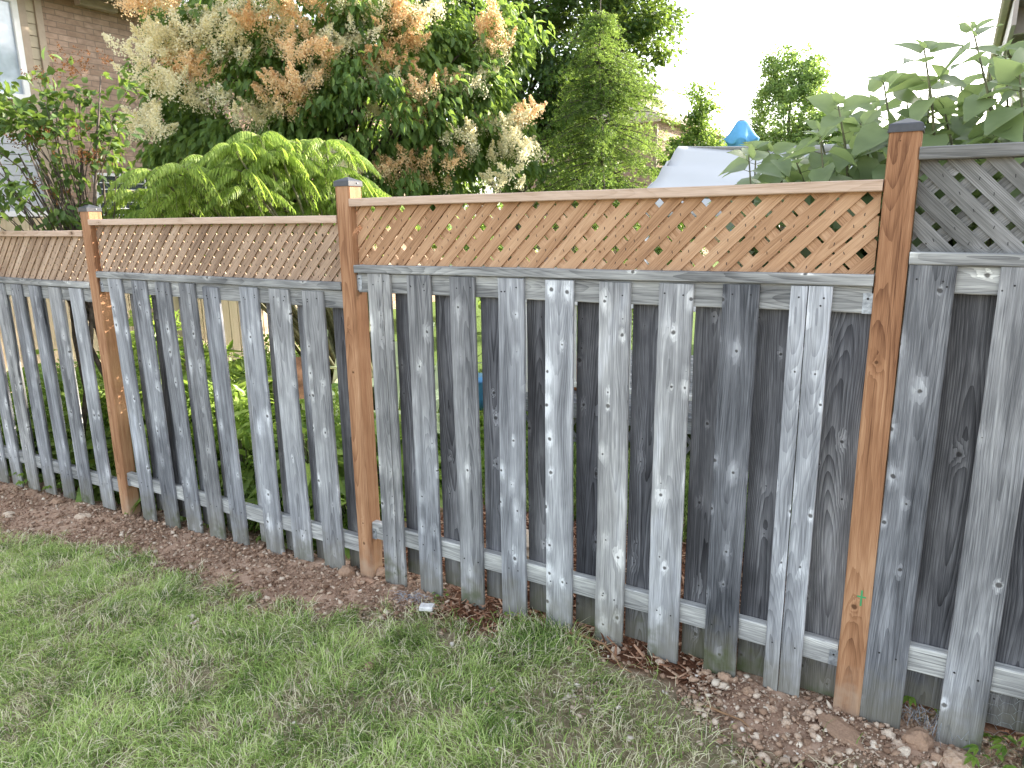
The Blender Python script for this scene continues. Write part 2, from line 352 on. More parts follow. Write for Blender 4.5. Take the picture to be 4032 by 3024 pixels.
def limbs(mb, base, top, r0, targets, k=4, r1=0.25):
    """trunk and limbs from base to clump centres"""
    base, top = Vector(base), Vector(top)
    pts = [base.lerp(top, t)+Vector((mnoise.noise(Vector((t*3, base.x, 1))), mnoise.noise(Vector((t*3, base.y, 5))), 0))*0.12*t for t in np.linspace(0, 1, 7)]
    mb.tube(pts, [r0*(1-(1-r1)*t) for t in np.linspace(0, 1, 7)], 9)
    for tg in targets:
        tg = Vector(tg); h = min(max((tg.z-base.z)/(top.z-base.z)*0.55, 0.12), 0.95)
        i = h*6; p0 = pts[int(i)].lerp(pts[min(int(i)+1, 6)], i-int(i))
        mid = p0.lerp(tg, 0.5)+Vector((0, 0, 0.12*(tg-p0).length))+Vector([random.uniform(-.06, .06) for _ in range(3)])*(tg-p0).length
        q = [p0, p0.lerp(mid, 0.6), mid, mid.lerp(tg, 0.6), tg]; rr = r0*0.42*(1-h*0.5)
        mb.tube(q, [rr, rr*0.75, rr*0.5, rr*0.32, rr*0.12], 5)

# ---------------------------------------------------------------- ground
def gz(x, y=0.0):
    b = np.interp(x, [-30, -7, -4.6, -2.5, -1.5, -0.2, 0.3, 30], [-0.26, -0.25, -0.148, -0.045, -0.012, 0.012, -0.005, -0.02])
    far = np.clip((np.abs(y)-3)/10, 0, 1)
    return b*(1-far)+(-0.15)*far
DX = [-30, -6, -5.1, -4.4, -3.8, -3.2, -2.8, -2.35, -2.0, -1.7, -1.5, -1.41, -1.24, -1.07, -0.84, -0.64, -0.5, -0.3, -0.1, 0.4, 30]
DY = [-.65, -.62, -.56, -.38, -.35, -.40, -.46, -.32, -.14, -.20, -.12, -.01, -.06, -.12, -.10, -.17, -.30, -.36, -.24, -.06, -.05]
def dirtedge(x): return np.interp(x, DX, DY)
def vnoise(x, y, s, o=0.0):
    return np.array([mnoise.noise(Vector((a*s, b*s, o))) for a, b in zip(np.ravel(x), np.ravel(y))]).reshape(np.shape(x))
def build_ground():
    xs = np.concatenate([np.array([-300, -120, -60, -30, -18, -12, -9]), np.arange(-7.6, 1.3, 0.035), np.array([1.6, 2.2, 3, 5, 9, 15, 30, 60, 120, 300])])
    ys = np.concatenate([np.array([-200, -80, -30, -12, -7, -4, -3]), np.arange(-2.2, 0.6, 0.035), np.arange(0.7, 4, 0.15), np.array([4.5, 6, 9, 14, 20, 35, 60, 120, 300])])
    X, Y = np.meshgrid(xs, ys); Z = gz(X, Y)
    fine = (X > -7.6) & (X < 1.3) & (Y > -2.2) & (Y < 0.6)
    e = dirtedge(X); m = np.clip((Y-e)/0.12+0.5, 0, 1)*fine*np.clip((0.35-Y)/0.2, 0, 1)
    n1 = vnoise(X, Y, 3.0); n2 = vnoise(X, Y, 14.0, 3.0); n3 = vnoise(X, Y, 38.0, 7.0)
    Z = Z+fine*(0.012*n1)+m*(0.016*n2+0.007*np.abs(n3)+0.010*np.exp(-((Y+0.16)/0.14)**2)*((X < -1.9) | (X > -0.7)))
    V = np.stack([X, Y, Z], -1).reshape(-1, 3); h, k = X.shape
    I = np.arange(h*k).reshape(h, k)
    F = np.stack([I[:-1, :-1], I[:-1, 1:], I[1:, 1:], I[1:, :-1]], -1).reshape(-1, 4)
    me = np_mesh('ground', V, F, smooth=True)
    dirt = np.clip((Y-e)/0.10+0.5+0.3*n1, 0, 1)
    mulch = np.clip((X+2.15)/0.25, 0, 1)*np.clip((-0.5-X)/0.15, 0, 1)*np.clip((Y-e)/0.06+0.5, 0, 1)*np.clip((1.5-Y)/0.2, 0, 1)
    mulch = np.maximum(mulch, np.clip((Y-0.12)/0.1, 0, 1)*np.clip((X+2.75)/0.2, 0, 1)*np.clip((1.3-Y)/0.3, 0, 1))
    lawnb = np.clip((Y-1.3)/0.3, 0, 1)
    for nm, ar in (('dirt', dirt), ('mulch', mulch), ('back', lawnb)):
        a = me.attributes.new(nm, 'FLOAT', 'POINT'); a.data.foreach_set('value', ar.astype(np.float32).ravel())
    t = NT('garden_soil'); ps = t.n('NewGeometry').outputs['Position']
    n = t.noise(ps, 30.0, 5.0, 0.65); nb = t.noise(ps, 3.5, 3.0)
    soil = t.ramp(t.add(t.mul(n, 0.75), t.mul(nb, 0.3)), [(0.2, (0.22, 0.135, 0.09)), (0.5, (0.43, 0.285, 0.20)), (0.8, (0.60, 0.45, 0.34))])
    turf = t.ramp(n, [(0.3, (0.13, 0.115, 0.06)), (0.6, (0.32, 0.26, 0.17)), (0.8, (0.48, 0.39, 0.28))])
    mul = t.ramp(n, [(0.3, (0.05, 0.022, 0.012)), (0.7, (0.22, 0.10, 0.055))])
    bk = t.ramp(n, [(0.3, (0.06, 0.10, 0.02)), (0.7, (0.14, 0.22, 0.05))])
    c = t.mix(t.attr('dirt').outputs['Fac'], turf, soil); c = t.mix(t.attr('mulch').outputs['Fac'], c, mul); c = t.mix(t.attr('back').outputs['Fac'], c, bk)
    mt = t.finish(t.bsdf(c, 0.95, 0, 0.15, t.bump(t.noise(ps, 90.0, 5.0, 0.7), 0.8, 0.006)))
    tag(link('ground', me, mt), kind='structure')
build_ground()

# lawn blades
def build_grass():
    n = 340000
    x = rng.uniform(-7.2, 0.9, n); y = rng.uniform(-2.1, 0.02, n)
    # keep what lies in front of the fence and near enough to be seen
    e = dirtedge(x); nz = vnoise(x, y, 2.6, 1.0); nz2 = vnoise(x, y, 9.0, 2.0)
    dens = np.clip((e-y)/0.16+0.15+1.3*nz2, 0, 1)
    right = np.clip((x+1.2)/0.45, 0, 1)*np.clip((y+1.2)/0.5, 0, 1)
    dens = dens*(1-0.80*right*np.clip(0.85+nz2*1.5, 0, 1))
    dens = dens*(1-0.45*np.clip(nz*2.2-0.15, 0, 1))*(1-0.85*np.clip(1-np.hypot(x+1.9, y+1.03)/0.10, 0, 1))*(1-0.7*np.clip(1-np.hypot(x+1.05, y+0.43)/0.14, 0, 1))
    tuft = np.clip(1-np.hypot((x+1.35)*1.0, (y+0.12)*1.6)/0.28, 0, 1)
    nz3 = vnoise(x, y, 4.6, 21.0); dens = dens*(1-0.65*np.clip(nz3*3.2-0.55, 0, 1))
    dens = np.maximum(dens, tuft*1.6*(y < -0.02))
    k = rng.random(n) < dens*0.8
    x, y, nz, nz2, tuft, dn = x[k], y[k], nz[k], nz2[k], tuft[k], dens[k]; n = len(x)
    z = gz(x, y)+0.012*nz
    flow = vnoise(x, y, 1.7, 5.0)*6+vnoise(x, y, 6.0, 8.0)*3
    ang = flow+rng.normal(0, 1.2, n); lean = np.clip(rng.normal(1.45, 0.8, n), 0.15, 4.0)
    D = np.stack([np.cos(ang)*lean, np.sin(ang)*lean, np.ones(n)], -1)
    N = np.stack([np.cos(ang)*-0.5+rng.normal(0, .3, n), np.sin(ang)*-0.5+rng.normal(0, .3, n), np.ones(n)*0.6], -1)
    N = N-unit(D)*np.sum(N*unit(D), -1, keepdims=True)
    L = (0.034+0.060*rng.random(n)**1.8)*(1+0.45*nz2+0.9*tuft); Wd = 0.0020+0.0020*rng.random(n)
    V, F = leaves(np.stack([x, y, z], -1), D, N, L, Wd, T_STRIP, 2.0)
    dry = (rng.random(n) < 0.09+0.50*np.clip(1.2-dn, 0, 1)).astype(float)
    tone = np.clip(0.02+0.64*rng.random(n)**1.3-0.45*nz2-0.3*tuft-0.30*nz+0.10*np.clip((-1.5-x)/2, 0, 1), 0, 0.66)*(1-dry)+dry*(0.78+0.22*rng.random(n))  # soft glare painted in: blades grow lighter towards the left
    me = np_mesh('grass', V, F, rep(tone, T_STRIP))
    t = NT('grass_blade'); tn = t.attr('tone').outputs['Fac']
    c = t.ramp(tn, [(0.0, (0.10, 0.18, 0.035)), (0.30, (0.31, 0.45, 0.10)), (0.66, (0.66, 0.78, 0.30)), (0.74, (0.68, 0.64, 0.38)), (1.0, (0.88, 0.80, 0.60))])
    tr = t.n('BsdfTranslucent'); t.set(tr.inputs[0], c); mx = t.n('MixShader'); mx.inputs[0].default_value = 0.3
    t.set(mx.inputs[1], t.bsdf(c, 0.5, 0, 0.35)); t.set(mx.inputs[2], tr.outputs[0])
    o = link('grass', me, t.finish(mx.outputs[0])); tag(o, 'short matted green lawn grass in front of the fence', 'grass', kind='stuff')
    # neighbour's lawn
    m = 60000; x = rng.uniform(-6.2, -0.5, m); y = rng.uniform(1.1, 4.2, m); k = ~((x > -3.2) & (x < -0.5) & (y > 2.5)); x, y = x[k], y[k]; m = len(x)
    a = rng.uniform(0, 6.28, m)
    D = np.stack([np.cos(a)*.6, np.sin(a)*.6, np.ones(m)], -1); N = np.stack([np.sin(a), -np.cos(a), np.full(m, .3)], -1)
    V, F = leaves(np.stack([x, y, gz(x, y)], -1), D, N, 0.05+0.05*rng.random(m), 0.006, T_SIMPLE)
    o = link('grass', np_mesh('back_grass', V, F, rep(rng.random(m)*0.6+.05, T_SIMPLE)), o.data.materials[0]); tag(o, "green grass of the neighbour's yard behind the fence", 'grass', kind='stuff')
build_grass()

# loose soil, gravel, mulch
ICO_V = None
def rocks(name, P, Rd, tone, flat=0.7, jit=0.22):
    t = (1+5**.5)/2
    v = unit(np.array([(-1, t, 0), (1, t, 0), (-1, -t, 0), (1, -t, 0), (0, -1, t), (0, 1, t), (0, -1, -t), (0, 1, -t), (t, 0, -1), (t, 0, 1), (-t, 0, -1), (-t, 0, 1)], float))
    f = np.array([(0, 11, 5), (0, 5, 1), (0, 1, 7), (0, 7, 10), (0, 10, 11), (1, 5, 9), (5, 11, 4), (11, 10, 2), (10, 7, 6), (7, 1, 8), (3, 9, 4), (3, 4, 2), (3, 2, 6), (3, 6, 8), (3, 8, 9), (4, 9, 5), (2, 4, 11), (6, 2, 10), (8, 6, 7), (9, 8, 1)])
    n = len(P); S = np.stack([0.7+0.6*rng.random(n), 0.7+0.6*rng.random(n), flat*(0.7+0.6*rng.random(n))], -1)
    W = v[None]*(1+jit*rng.normal(size=(n, 12, 1)))*S[:, None]
    a = rng.uniform(0, 6.28, n); ca, sa = np.cos(a)[:, None], np.sin(a)[:, None]
    tl = rng.normal(0, .35, n)[:, None]
    X = W[..., 0]*ca-W[..., 1]*sa; Y = W[..., 0]*sa+W[..., 1]*ca; Z = W[..., 2]+X*tl
    V = P[:, None]+np.stack([X, Y, Z], -1)*Rd[:, None, None]
    F = f[None]+(np.arange(n)*12)[:, None, None]
    return np_mesh(name, V.reshape(-1, 3), F.reshape(-1, 3), np.repeat(tone, 12))
def dirtmat(name, a, b, c):
    t = NT(name); tn = t.attr('tone').outputs['Fac']; n = t.noise(t.n('NewGeometry').outputs['Position'], 130.0, 4.0, 0.65)
    col = t.ramp(t.add(tn, t.mul(t.sub(n, 0.5), 0.5)), [(0.1, a), (0.55, b), (1.0, c)])
    return t.finish(t.bsdf(col, 0.95, 0, 0.15, t.bump(n, 0.7, 0.004)))
M_clod = dirtmat('clay_clod', (0.17, 0.10, 0.065), (0.43, 0.29, 0.20), (0.76, 0.66, 0.53))
M_stone = dirtmat('pale_stone', (0.30, 0.21, 0.15), (0.48, 0.38, 0.29), (0.72, 0.66, 0.58))
def build_gravel():
    n = 42000
    x = rng.uniform(-7.0, 0.7, n); e = dirtedge(x); y = e-0.10+(0.30-e)*rng.random(n)**1.1
    k = ~((x > -2.0) & (x < -0.72) & (rng.random(n) < 0.9)) & (rng.random(n) < np.where(x < -3, 0.9, 1.0)) & (y < 0.16)
    x, y = x[k], y[k]; n = len(x)
    big = rng.random(n)**7
    r = 0.0021+0.012*big**1.2+0.002*rng.random(n)
    r = r*np.where(x > -0.75, 1.05, 1.0)
    P = np.stack([x, y, gz(x, y)+0.010*np.exp(-((y+0.16)/0.14)**2)+r*0.4+0.004], -1)
    tone = np.clip(rng.normal(0.45, 0.20, n)+np.where(x > -0.75, .12, 0), 0, 1)
    o = link('gravel', rocks('gravel', P, r, tone), M_clod); tag(o, 'reddish brown clay crumbs and pebbles along the fence foot', 'loose soil', kind='stuff')
    # pale limestone crumbs scattered through the lawn
    n = 420; c = [(-1.3, -0.57, .05), (-0.99, -0.44, .06), (-1.02, -0.32, .07), (-1.45, -0.28, .08), (-0.35, -0.42, .15), (-2.9, -0.75, .05), (-0.8, -0.4, .3), (-1.4, -0.6, .5)]
    i = rng.integers(0, len(c), n); c = np.array(c)[i]; x = c[:, 0]+rng.normal(size=n)*c[:, 2]; y = np.minimum(c[:, 1]+rng.normal(size=n)*c[:, 2]*.7, -.06)
    r = 0.004+0.009*rng.random(n)**3
    o = link('gravel', rocks('pale_gravel', np.stack([x, y, gz(x, y)+0.022*rng.random(n)+.006], -1), r, rng.random(n)), M_stone)
    tag(o, 'white limestone crumbs scattered in the lawn', 'pebbles', kind='stuff')
    # mulch chips
    n = 9000; x = rng.uniform(-2.6, 0.6, n); y = rng.uniform(-0.30, 1.3, n); e = dirtedge(x)
    k = (((x > -2.0) & (x < -0.62) & (y > e+0.0)) | (y > 0.13)) & (y < 1.3)
    x, y = x[k], y[k]; n = len(x); a = rng.uniform(0, 6.28, n)
    D = np.stack([np.cos(a), np.sin(a), rng.normal(0, .35, n)], -1); N = rdir(n)*.5; N[:, 2] += 1
    L = 0.02+0.055*rng.random(n); 
    bx = np.array([(0, -.5, -.15), (0, .5, -.15), (0, .4, .15), (0, -.4, .15), (1, -.3, -.1), (1, .35, -.1), (1, .3, .1), (1, -.25, .1)])
    bf = np.array([(0, 1, 2), (0, 2, 3), (4, 6, 5), (4, 7, 6), (0, 4, 5), (0, 5, 1), (1, 5, 6), (1, 6, 2), (2, 6, 7), (2, 7, 3), (3, 7, 4), (3, 4, 0)])
    Wd = 0.005+0.010*rng.random(n)
    V, F = leaves(np.stack([x, y, gz(x, y)+0.004+0.014*rng.random(n)], -1), D, N, L, Wd, (bx, bf), 0.12)
    o = link('wood_mulch', np_mesh('wood_mulch', V, F, np.repeat(rng.random(n), 8)), dirtmat('mulch_chip', (0.11, 0.045, 0.024), (0.34, 0.175, 0.105), (0.60, 0.42, 0.29)))
    tag(o, 'red brown bark mulch chips under and behind the fence', 'mulch', kind='stuff')
build_gravel()

# ---------------------------------------------------------------- the fence
FENCE = empty('wooden_fence', (-2.48, 0.045, -0.05), 'long weathered grey shadowbox fence with orange brown posts and lattice tops across the yard', 'fence')
XA, ZA = Vector((1, 0, 0)), Vector((0, 0, 1)); YA = Vector((0, 1, 0))
Z0 = 1.80
BOARD_N = [0]
def board(x0, x1, zt, zb, back=False, tone=0.0, split=None, lean=0.0, mat=None, railz=None, label=None):
    BOARD_N[0] += 1; sd = BOARD_N[0]*1.37; tone += .07*math.sin(BOARD_N[0]*5.3)
    mb = MB(); y0 = 0.060 if back else 0.004; th = 0.016
    L = zt-zb; w = x1-x0; ax = Vector((lean, 0, 1)).normalized()
    if split:
        a = w*split
        mb.plank((x0+a/2-0.0012, y0+th/2, zb), ax, XA, YA, L, a-0.001, th, sd, tone, 0.004, 24, 0.0012, 0, 0.004, 0.0004)
        mb.plank((x0+a+(w-a)/2+0.0012, y0+th/2, zb), ax, XA, YA, L, w-a-0.001, th, sd+.002, tone, 0.004, 24, 0.0012, 0, 0.004, 0.0004)
    else:
        mb.plank(((x0+x1)/2, y0+th/2, zb), ax, XA, YA, L, w, th, sd, tone, 0.006, 28, 0.0025, 0, 0.005, 0.0018)
    if not back:
        for zz in (zt-0.045, zt-0.06, railz):
            if zz is None: continue
            for fx in (0.24, 0.76):
                px = x0+w*fx+random.uniform(-.01, .01)+lean*(zz-zb); pz_ = zz+random.uniform(-.012, .012)
                if zz == zt-0.06 and random.random() < 0.6: continue
                r = 0.0034
                ids = [mb.vert((px+r*math.cos(q), y0-0.0012, pz_+r*math.sin(q))) for q in np.linspace(0, 5.24, 6)]
                idb = [mb.vert((px+r*math.cos(q), y0+0.002, pz_+r*math.sin(q))) for q in np.linspace(0, 5.24, 6)]
                mb.face(ids[::-1], 1)
                for j in range(6): mb.face((ids[j], ids[(j+1) % 6], idb[(j+1) % 6], idb[j]), 1)
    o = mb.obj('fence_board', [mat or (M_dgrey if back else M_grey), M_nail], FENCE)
    if label: o['label'] = label
    return o
def rail(name, x0, x1, z0, z1, y0, y1, m, seed, zl=0.0, zr=0.0, tone=0.0, warp=0.004):
    """horizontal rail; zl, zr shift its ends"""
    mb = MB(); p0 = Vector((x0, (y0+y1)/2, (z0+z1)/2+zl)); p1 = Vector((x1, (y0+y1)/2, (z0+z1)/2+zr)); a = (p1-p0)
    upv = a.normalized().cross(Vector((0, 1, 0))); upv = -upv if upv.z < 0 else upv
    mb.plank(p0, a.normalized(), upv, YA, a.length, z1-z0, y1-y0, seed, tone, warp, 20, 0.003, 0, 0.002, 0.0008)
    return mb.obj(name, m, FENCE)
def clip(poly, x0, x1, z0, z1):
    def cut(P, f, g):
        out = []
        for i in range(len(P)):
            a, b = P[i], P[(i+1) % len(P)]; fa, fb = f(a), f(b)
            if fa >= 0: out.append(a)
            if (fa >= 0) != (fb >= 0): t = fa/(fa-fb); out.append((a[0]+(b[0]-a[0])*t, a[1]+(b[1]-a[1])*t))
        return out
    for f in (lambda p: p[0]-x0, lambda p: x1-p[0], lambda p: p[1]-z0, lambda p: z1-p[1]):
        if len(poly) < 3: return []
        poly = cut(poly, f, None)
    return poly
def lattice(x0, x1, z0, z1, y, front, gaps, w, m, seed, tone=0.0, jit=0.0):
    """front: +1 slats rise to the right in the front layer"""
    mb = MB(); th = 0.0065; k = 0; base = ([], [])
    for layer in (0, 1):
        sgn = front if layer == 0 else -front; H = z1-z0
        s = -H-0.2; i = 0
        while s < (x1-x0)+H+0.2:
            # slat whose lower-edge hits z0 at x0+s
            d = (sgn/math.sqrt(2), 1/math.sqrt(2)); nrm = (d[1], -d[0]) if sgn > 0 else (-d[1], d[0])
            nrm = (abs(nrm[0]), nrm[1] if nrm[0] > 0 else -nrm[1])
            jj = random.uniform(-jit, jit); bx = x0+s+jj; ww = w*random.uniform(0.97, 1.03)
            LL = (H+0.2)*math.sqrt(2); st = (bx-d[0]*.1, z0-d[1]*.1); j2 = random.uniform(-jit, jit)
            hw = ww*math.sqrt(2); base[layer].append(bx+hw/2)
            P = [(st[0], st[1]), (st[0]+hw, st[1]), (st[0]+hw+d[0]*LL+j2, st[1]+d[1]*LL), (st[0]+d[0]*LL+j2, st[1]+d[1]*LL)]
            P = clip(P, x0, x1, z0, z1)
            if len(P) >= 3:
                k += 1; sd = seed+k*0.77; tn = tone+random.uniform(-.10, .10); ya = y+layer*(th+0.0008); yb = ya+th
                def G(p, c): q = (p[0]-bx, p[1]-z0); al = q[0]*d[0]+q[1]*d[1]; return (q[0]*d[1]*1.0-q[1]*d[0]*1.0, c, al)
                A = [mb.vert((p[0], ya, p[1]), G(p, 0), sd, tn) for p in P]; B = [mb.vert((p[0], yb, p[1]), G(p, th), sd, tn) for p in P]
                mb.face(A); mb.face(B[::-1]); n = len(P)
                for j in range(n): mb.face((A[j], B[j], B[(j+1) % n], A[(j+1) % n]))
            s += hw+gaps[i % len(gaps)]*math.sqrt(2); i += 1
    for a in base[0]:
        for b in base[1]:
            X, Z = (a+b)/2, z0+front*(b-a)/2
            if x0+.02 < X < x1-.02 and z0+.02 < Z < z1-.03 and random.random() < .75:
                X += random.uniform(-.006, .006); Z += random.uniform(-.006, .006); q = random.uniform(-.4, .4)
                mb.plank((X-math.sin(q)*.005, y-.0004, Z-.005), Vector((math.sin(q), 0, math.cos(q))), Vector((math.cos(q), 0, -math.sin(q))), YA, .010, .0022, .0014, 0, 0, 0, 1, 0, 1)
    o = mb.obj('lattice_panel', [m, M_nail], FENCE)
    return o
def post(x0, ztop, zbot, seed, label):
    mb = MB(); mb.plank((x0+.0445, .0445, zbot), ZA, XA, YA, ztop-zbot, .089, .089, seed, 0.0, 0.004, 20, 0.006)
    p = mb.obj('fence_post', M_orange, FENCE); p['label'] = label
    c = MB(); a = 0.0475; cx, cy = x0+.0445, .0445
    def ring(s, z): return [c.vert((cx+sx*s, cy+sy*s, z)) for sx, sy in ((-1, -1), (1, -1), (1, 1), (-1, 1))]
    r0 = ring(a+.0012, ztop-.012); r1 = ring(a+.0012, ztop-.008); r1b = ring(a, ztop-.008); r2_ = ring(a-.0005, ztop+.010); r3 = ring(a-.005, ztop+.014); tip = ring(0.003, ztop+.031)
    rows = [r0, r1, r1b, r2_, r3, tip]
    for p0, p1 in zip(rows[:-1], rows[1:]):
        for j in range(4): c.face((p0[j], p0[(j+1) % 4], p1[(j+1) % 4], p1[j]))
    c.face(tip); c.face(r0[::-1])
    co = c.obj('post_cap', M_cap, p)
    s = MB(); s.tube([(cx+a-.001, cy+.012, ztop+.002), (cx+a+.003, cy+.012, ztop+.002)], .0035, 8); s.obj('screw', M_zinc, co)
    return p
def bracket(x, z0, z1, side, parent=FENCE):
    mb = MB(); w = 0.030
    xa, xb = (x, x+w) if side > 0 else (x-w, x)
    mb.box((xa, .0175, z0), (xb, .0187, z1), bev=0)
    mb.box((x-.0012 if side < 0 else x, .0187, z0), (x if side < 0 else x+.0012, .060, z1), bev=0)
    mb.tube([((xa+xb)/2, .0160, z1-.018), ((xa+xb)/2, .0175, z1-.018)], .004, 8, 1)
    mb.obj('bracket', [M_zinc, M_nail], FENCE)
P2, P3, P4 = -4.682, -2.524, -0.209
post(P2, Z0+.074, -.33, 3.1, 'orange brown square post with dark cap at the far left, muddy at its foot')
post(P3, Z0+.159, -.22, 8.4, 'orange brown square post with dark cap left of the wide middle panel')
pp = post(P4, Z0+.247, -.15, 15.2, 'tallest orange brown post, with a green cross mark near its foot, right of the wide middle panel')
mk = MB(); mk.box((-.155, -.0012, .452), (-.149, -.0002, .512), bev=0); mk.box((-.166, -.0016, .484), (-.138, -.0006, .490), bev=0); mk.obj('paint_mark', M_paintgreen, pp)
# panel C (middle): x from P3+.089 to P4
cx0, cx1 = P3+.089+.002, P4-.003
rail('cap_rail', cx0, cx1, Z0-.240, Z0-.203, -.001, .088, M_rail, 21.3, -.012, .006)
rail('upper_rail', cx0+.004, cx1-.002, Z0-.332, Z0-.242, .0190, .0570, M_rail, 25.1, -.012, .006)
rail('lower_rail', cx0, cx1, Z0-1.614, Z0-1.526, .0190, .0570, M_rail, 28.9, 0, -.006, .12)
rail('top_rail', P3+.083, cx1, Z0+.057, Z0+.093, -.001, .088, M_tan, 31.9, -.003, .004, .05)
lattice(cx0+.002, cx1-.004, Z0-.222, Z0+.062, .036, 1, [.008, .027], .0435, M_latc, 40.0, .03, .0015)
for i, (a, b, zt, zb, sp, tn) in enumerate([(-2.348, -2.215, -.252, -1.845, .66, .06), (-2.117, -1.985, -.252, -1.850, None, 0), (-1.875, -1.745, -.252, -1.842, None, -.06),
        (-1.638, -1.511, -.252, -1.812, None, .03), (-1.408, -1.280, -.252, -1.812, None, 0), (-1.168, -1.040, -.252, -1.800, None, .07), (-.927, -.798, -.250, -1.795, None, .05), (-.692, -.565, -.243, -1.786, None, -.04), (-.459, -.329, -.241, -1.780, .42, .12)]):
    board(a, b, Z0+zt, Z0+zb, False, tn+[0, .02, .03, -.02, .06, -.02, .04, -.10, .03][i], sp, railz=Z0-1.575, lean=(-.004 if i < 3 else 0))
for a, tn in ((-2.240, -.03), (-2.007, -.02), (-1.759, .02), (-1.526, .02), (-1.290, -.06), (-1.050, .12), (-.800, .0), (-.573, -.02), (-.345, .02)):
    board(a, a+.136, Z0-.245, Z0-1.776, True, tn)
for z0, z1 in ((Z0-.335, Z0-.262), (Z0-1.618, Z0-1.560)): bracket(P3+.089, z0, z1, 1)
for z0, z1 in ((Z0-.325, Z0-.258), (Z0-1.616, Z0-1.555)): bracket(P4, z0, z1, -1)
# panel B
bx0, bx1 = P2+.089+.002, P3-.002
rail('cap_rail', bx0, bx1, Z0-.340, Z0-.302, -.001, .088, M_rail, 51.3, 0, 0, -.06)
rail('upper_rail', bx0+.004, bx1-.002, Z0-.430, Z0-.342, .0190, .0570, M_rail, 55.1)
rail('lower_rail', bx0, bx1, Z0-1.722, Z0-1.634, .0190, .0570, M_rail, 58.9, 0, .003, .1)
rail('top_rail', P2+.083, bx1, Z0-.020, Z0+.016, -.001, .088, M_tan, 61.9, 0, 0, .1)
lattice(bx0+.002, bx1-.004, Z0-.320, Z0-.016, .036, 1, [.015, .018], .042, M_latb, 70.0, .03, .0015)
for i, (a, b, zt, zb) in enumerate([(-4.444, -4.306, -.338, -1.96), (-4.201, -4.057, -.340, -1.955), (-3.972, -3.833, -.344, -1.925), (-3.750, -3.612, -.342, -1.945), (-3.540, -3.405, -.362, -1.93), (-3.246, -3.105, -.345, -1.90), (-3.022, -2.876, -.345, -1.895), (-2.783, -2.637, -.345, -1.885)]):
    board(a, b, Z0+zt-.004 if i != 4 else Z0+zt, Z0+zb-.01, False, [.05, .03, .04, -.04, -.1, 0, .06, .06][i], None, -.026 if i < 5 else -.014, railz=Z0-1.68)
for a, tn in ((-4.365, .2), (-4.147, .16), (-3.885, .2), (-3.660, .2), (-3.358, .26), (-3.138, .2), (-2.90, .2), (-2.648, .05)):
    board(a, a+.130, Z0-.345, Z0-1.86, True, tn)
for z0, z1 in ((Z0-.430, Z0-.365), (Z0-1.725, Z0-1.665)): bracket(P2+.089, z0, z1, 1)
# panel A (left, runs out of the frame)
ax0, ax1 = P2-2.30, P2-.002
rail('cap_rail', ax0, ax1, Z0-.415, Z0-.377, -.001, .088, M_rail, 81.3, .004, 0, -.02)
rail('upper_rail', ax0, ax1-.002, Z0-.503, Z0-.417, .0190, .0570, M_rail, 85.1)
rail('lower_rail', ax0, ax1, Z0-1.802, Z0-1.714, .0190, .0570, M_rail, 88.9, 0, .003, -.02)
rail('top_rail', ax0, ax1, Z0-.090, Z0-.054, -.001, .088, M_tan, 91.9, .003, 0, .08)
lattice(ax0, ax1-.004, Z0-.400, Z0-.088, .036, 1, [.016, .018], .042, M_latb, 100.0, .08, .0015)
for i, x in enumerate((-6.60, -6.36, -6.135, -5.895, -5.655, -5.410, -5.165, -4.905)):
    board(x-.01, x+.132, Z0-.42, Z0-2.02+.012*i, False, [0, 0, -.05, .02, 0, .03, .03, .05][i], None, -.014, railz=Z0-1.76)
for x in (-6.72, -6.50, -6.26, -6.02, -5.78, -5.53, -5.29, -5.05, -4.80):
    board(x+.02, x+.150, Z0-.42, Z0-1.93, True, .22)
# panel D (right, older grey lattice)
dx0, dx1 = P4+.089+.003, P4+.089+2.30
rail('cap_rail', dx0, dx1, Z0-.162, Z0-.124, -.001, .088, M_rail, 121.3, 0, 0, .05)
rail('upper_rail', dx0, dx1, Z0-.250, Z0-.164, .0190, .0570, M_rail, 125.1)
rail('lower_rail', dx0, dx1, Z0-1.555, Z0-1.462, .0190, .0570, M_rail, 128.9, 0, 0, .12)
o = rail('top_rail', dx0-.004, dx1, Z0+.151, Z0+.189, -.001, .088, M_latd, 131.9, 0, 0, -.05); o['label'] = 'old grey cracked top rail above the grey lattice'
o = lattice(dx0, dx1, Z0-.142, Z0+.156, .036, -1, [.020, .022], .047, M_latd, 140.0, .0, .003); o['label'] = 'weathered grey lattice with slats falling to the right'
for i, (a, b, zb) in enumerate([(-.118, .012, -1.80), (.122, .254, -1.815), (.372, .505, -1.80), (.62, .75, -1.80), (.86, .99, -1.80), (1.1, 1.23, -1.8), (1.34, 1.47, -1.8), (1.58, 1.71, -1.8)]):
    board(a, b, Z0-.164, Z0+zb, False, [-.09, .02, -.05, 0, 0, 0, 0, 0][i], None, .002, railz=Z0-1.51)
for i, a in enumerate((.0, .245, .48, .74, .98, 1.22, 1.46)):
    board(a, a+.138, Z0-.166, Z0-1.70, True, .03)

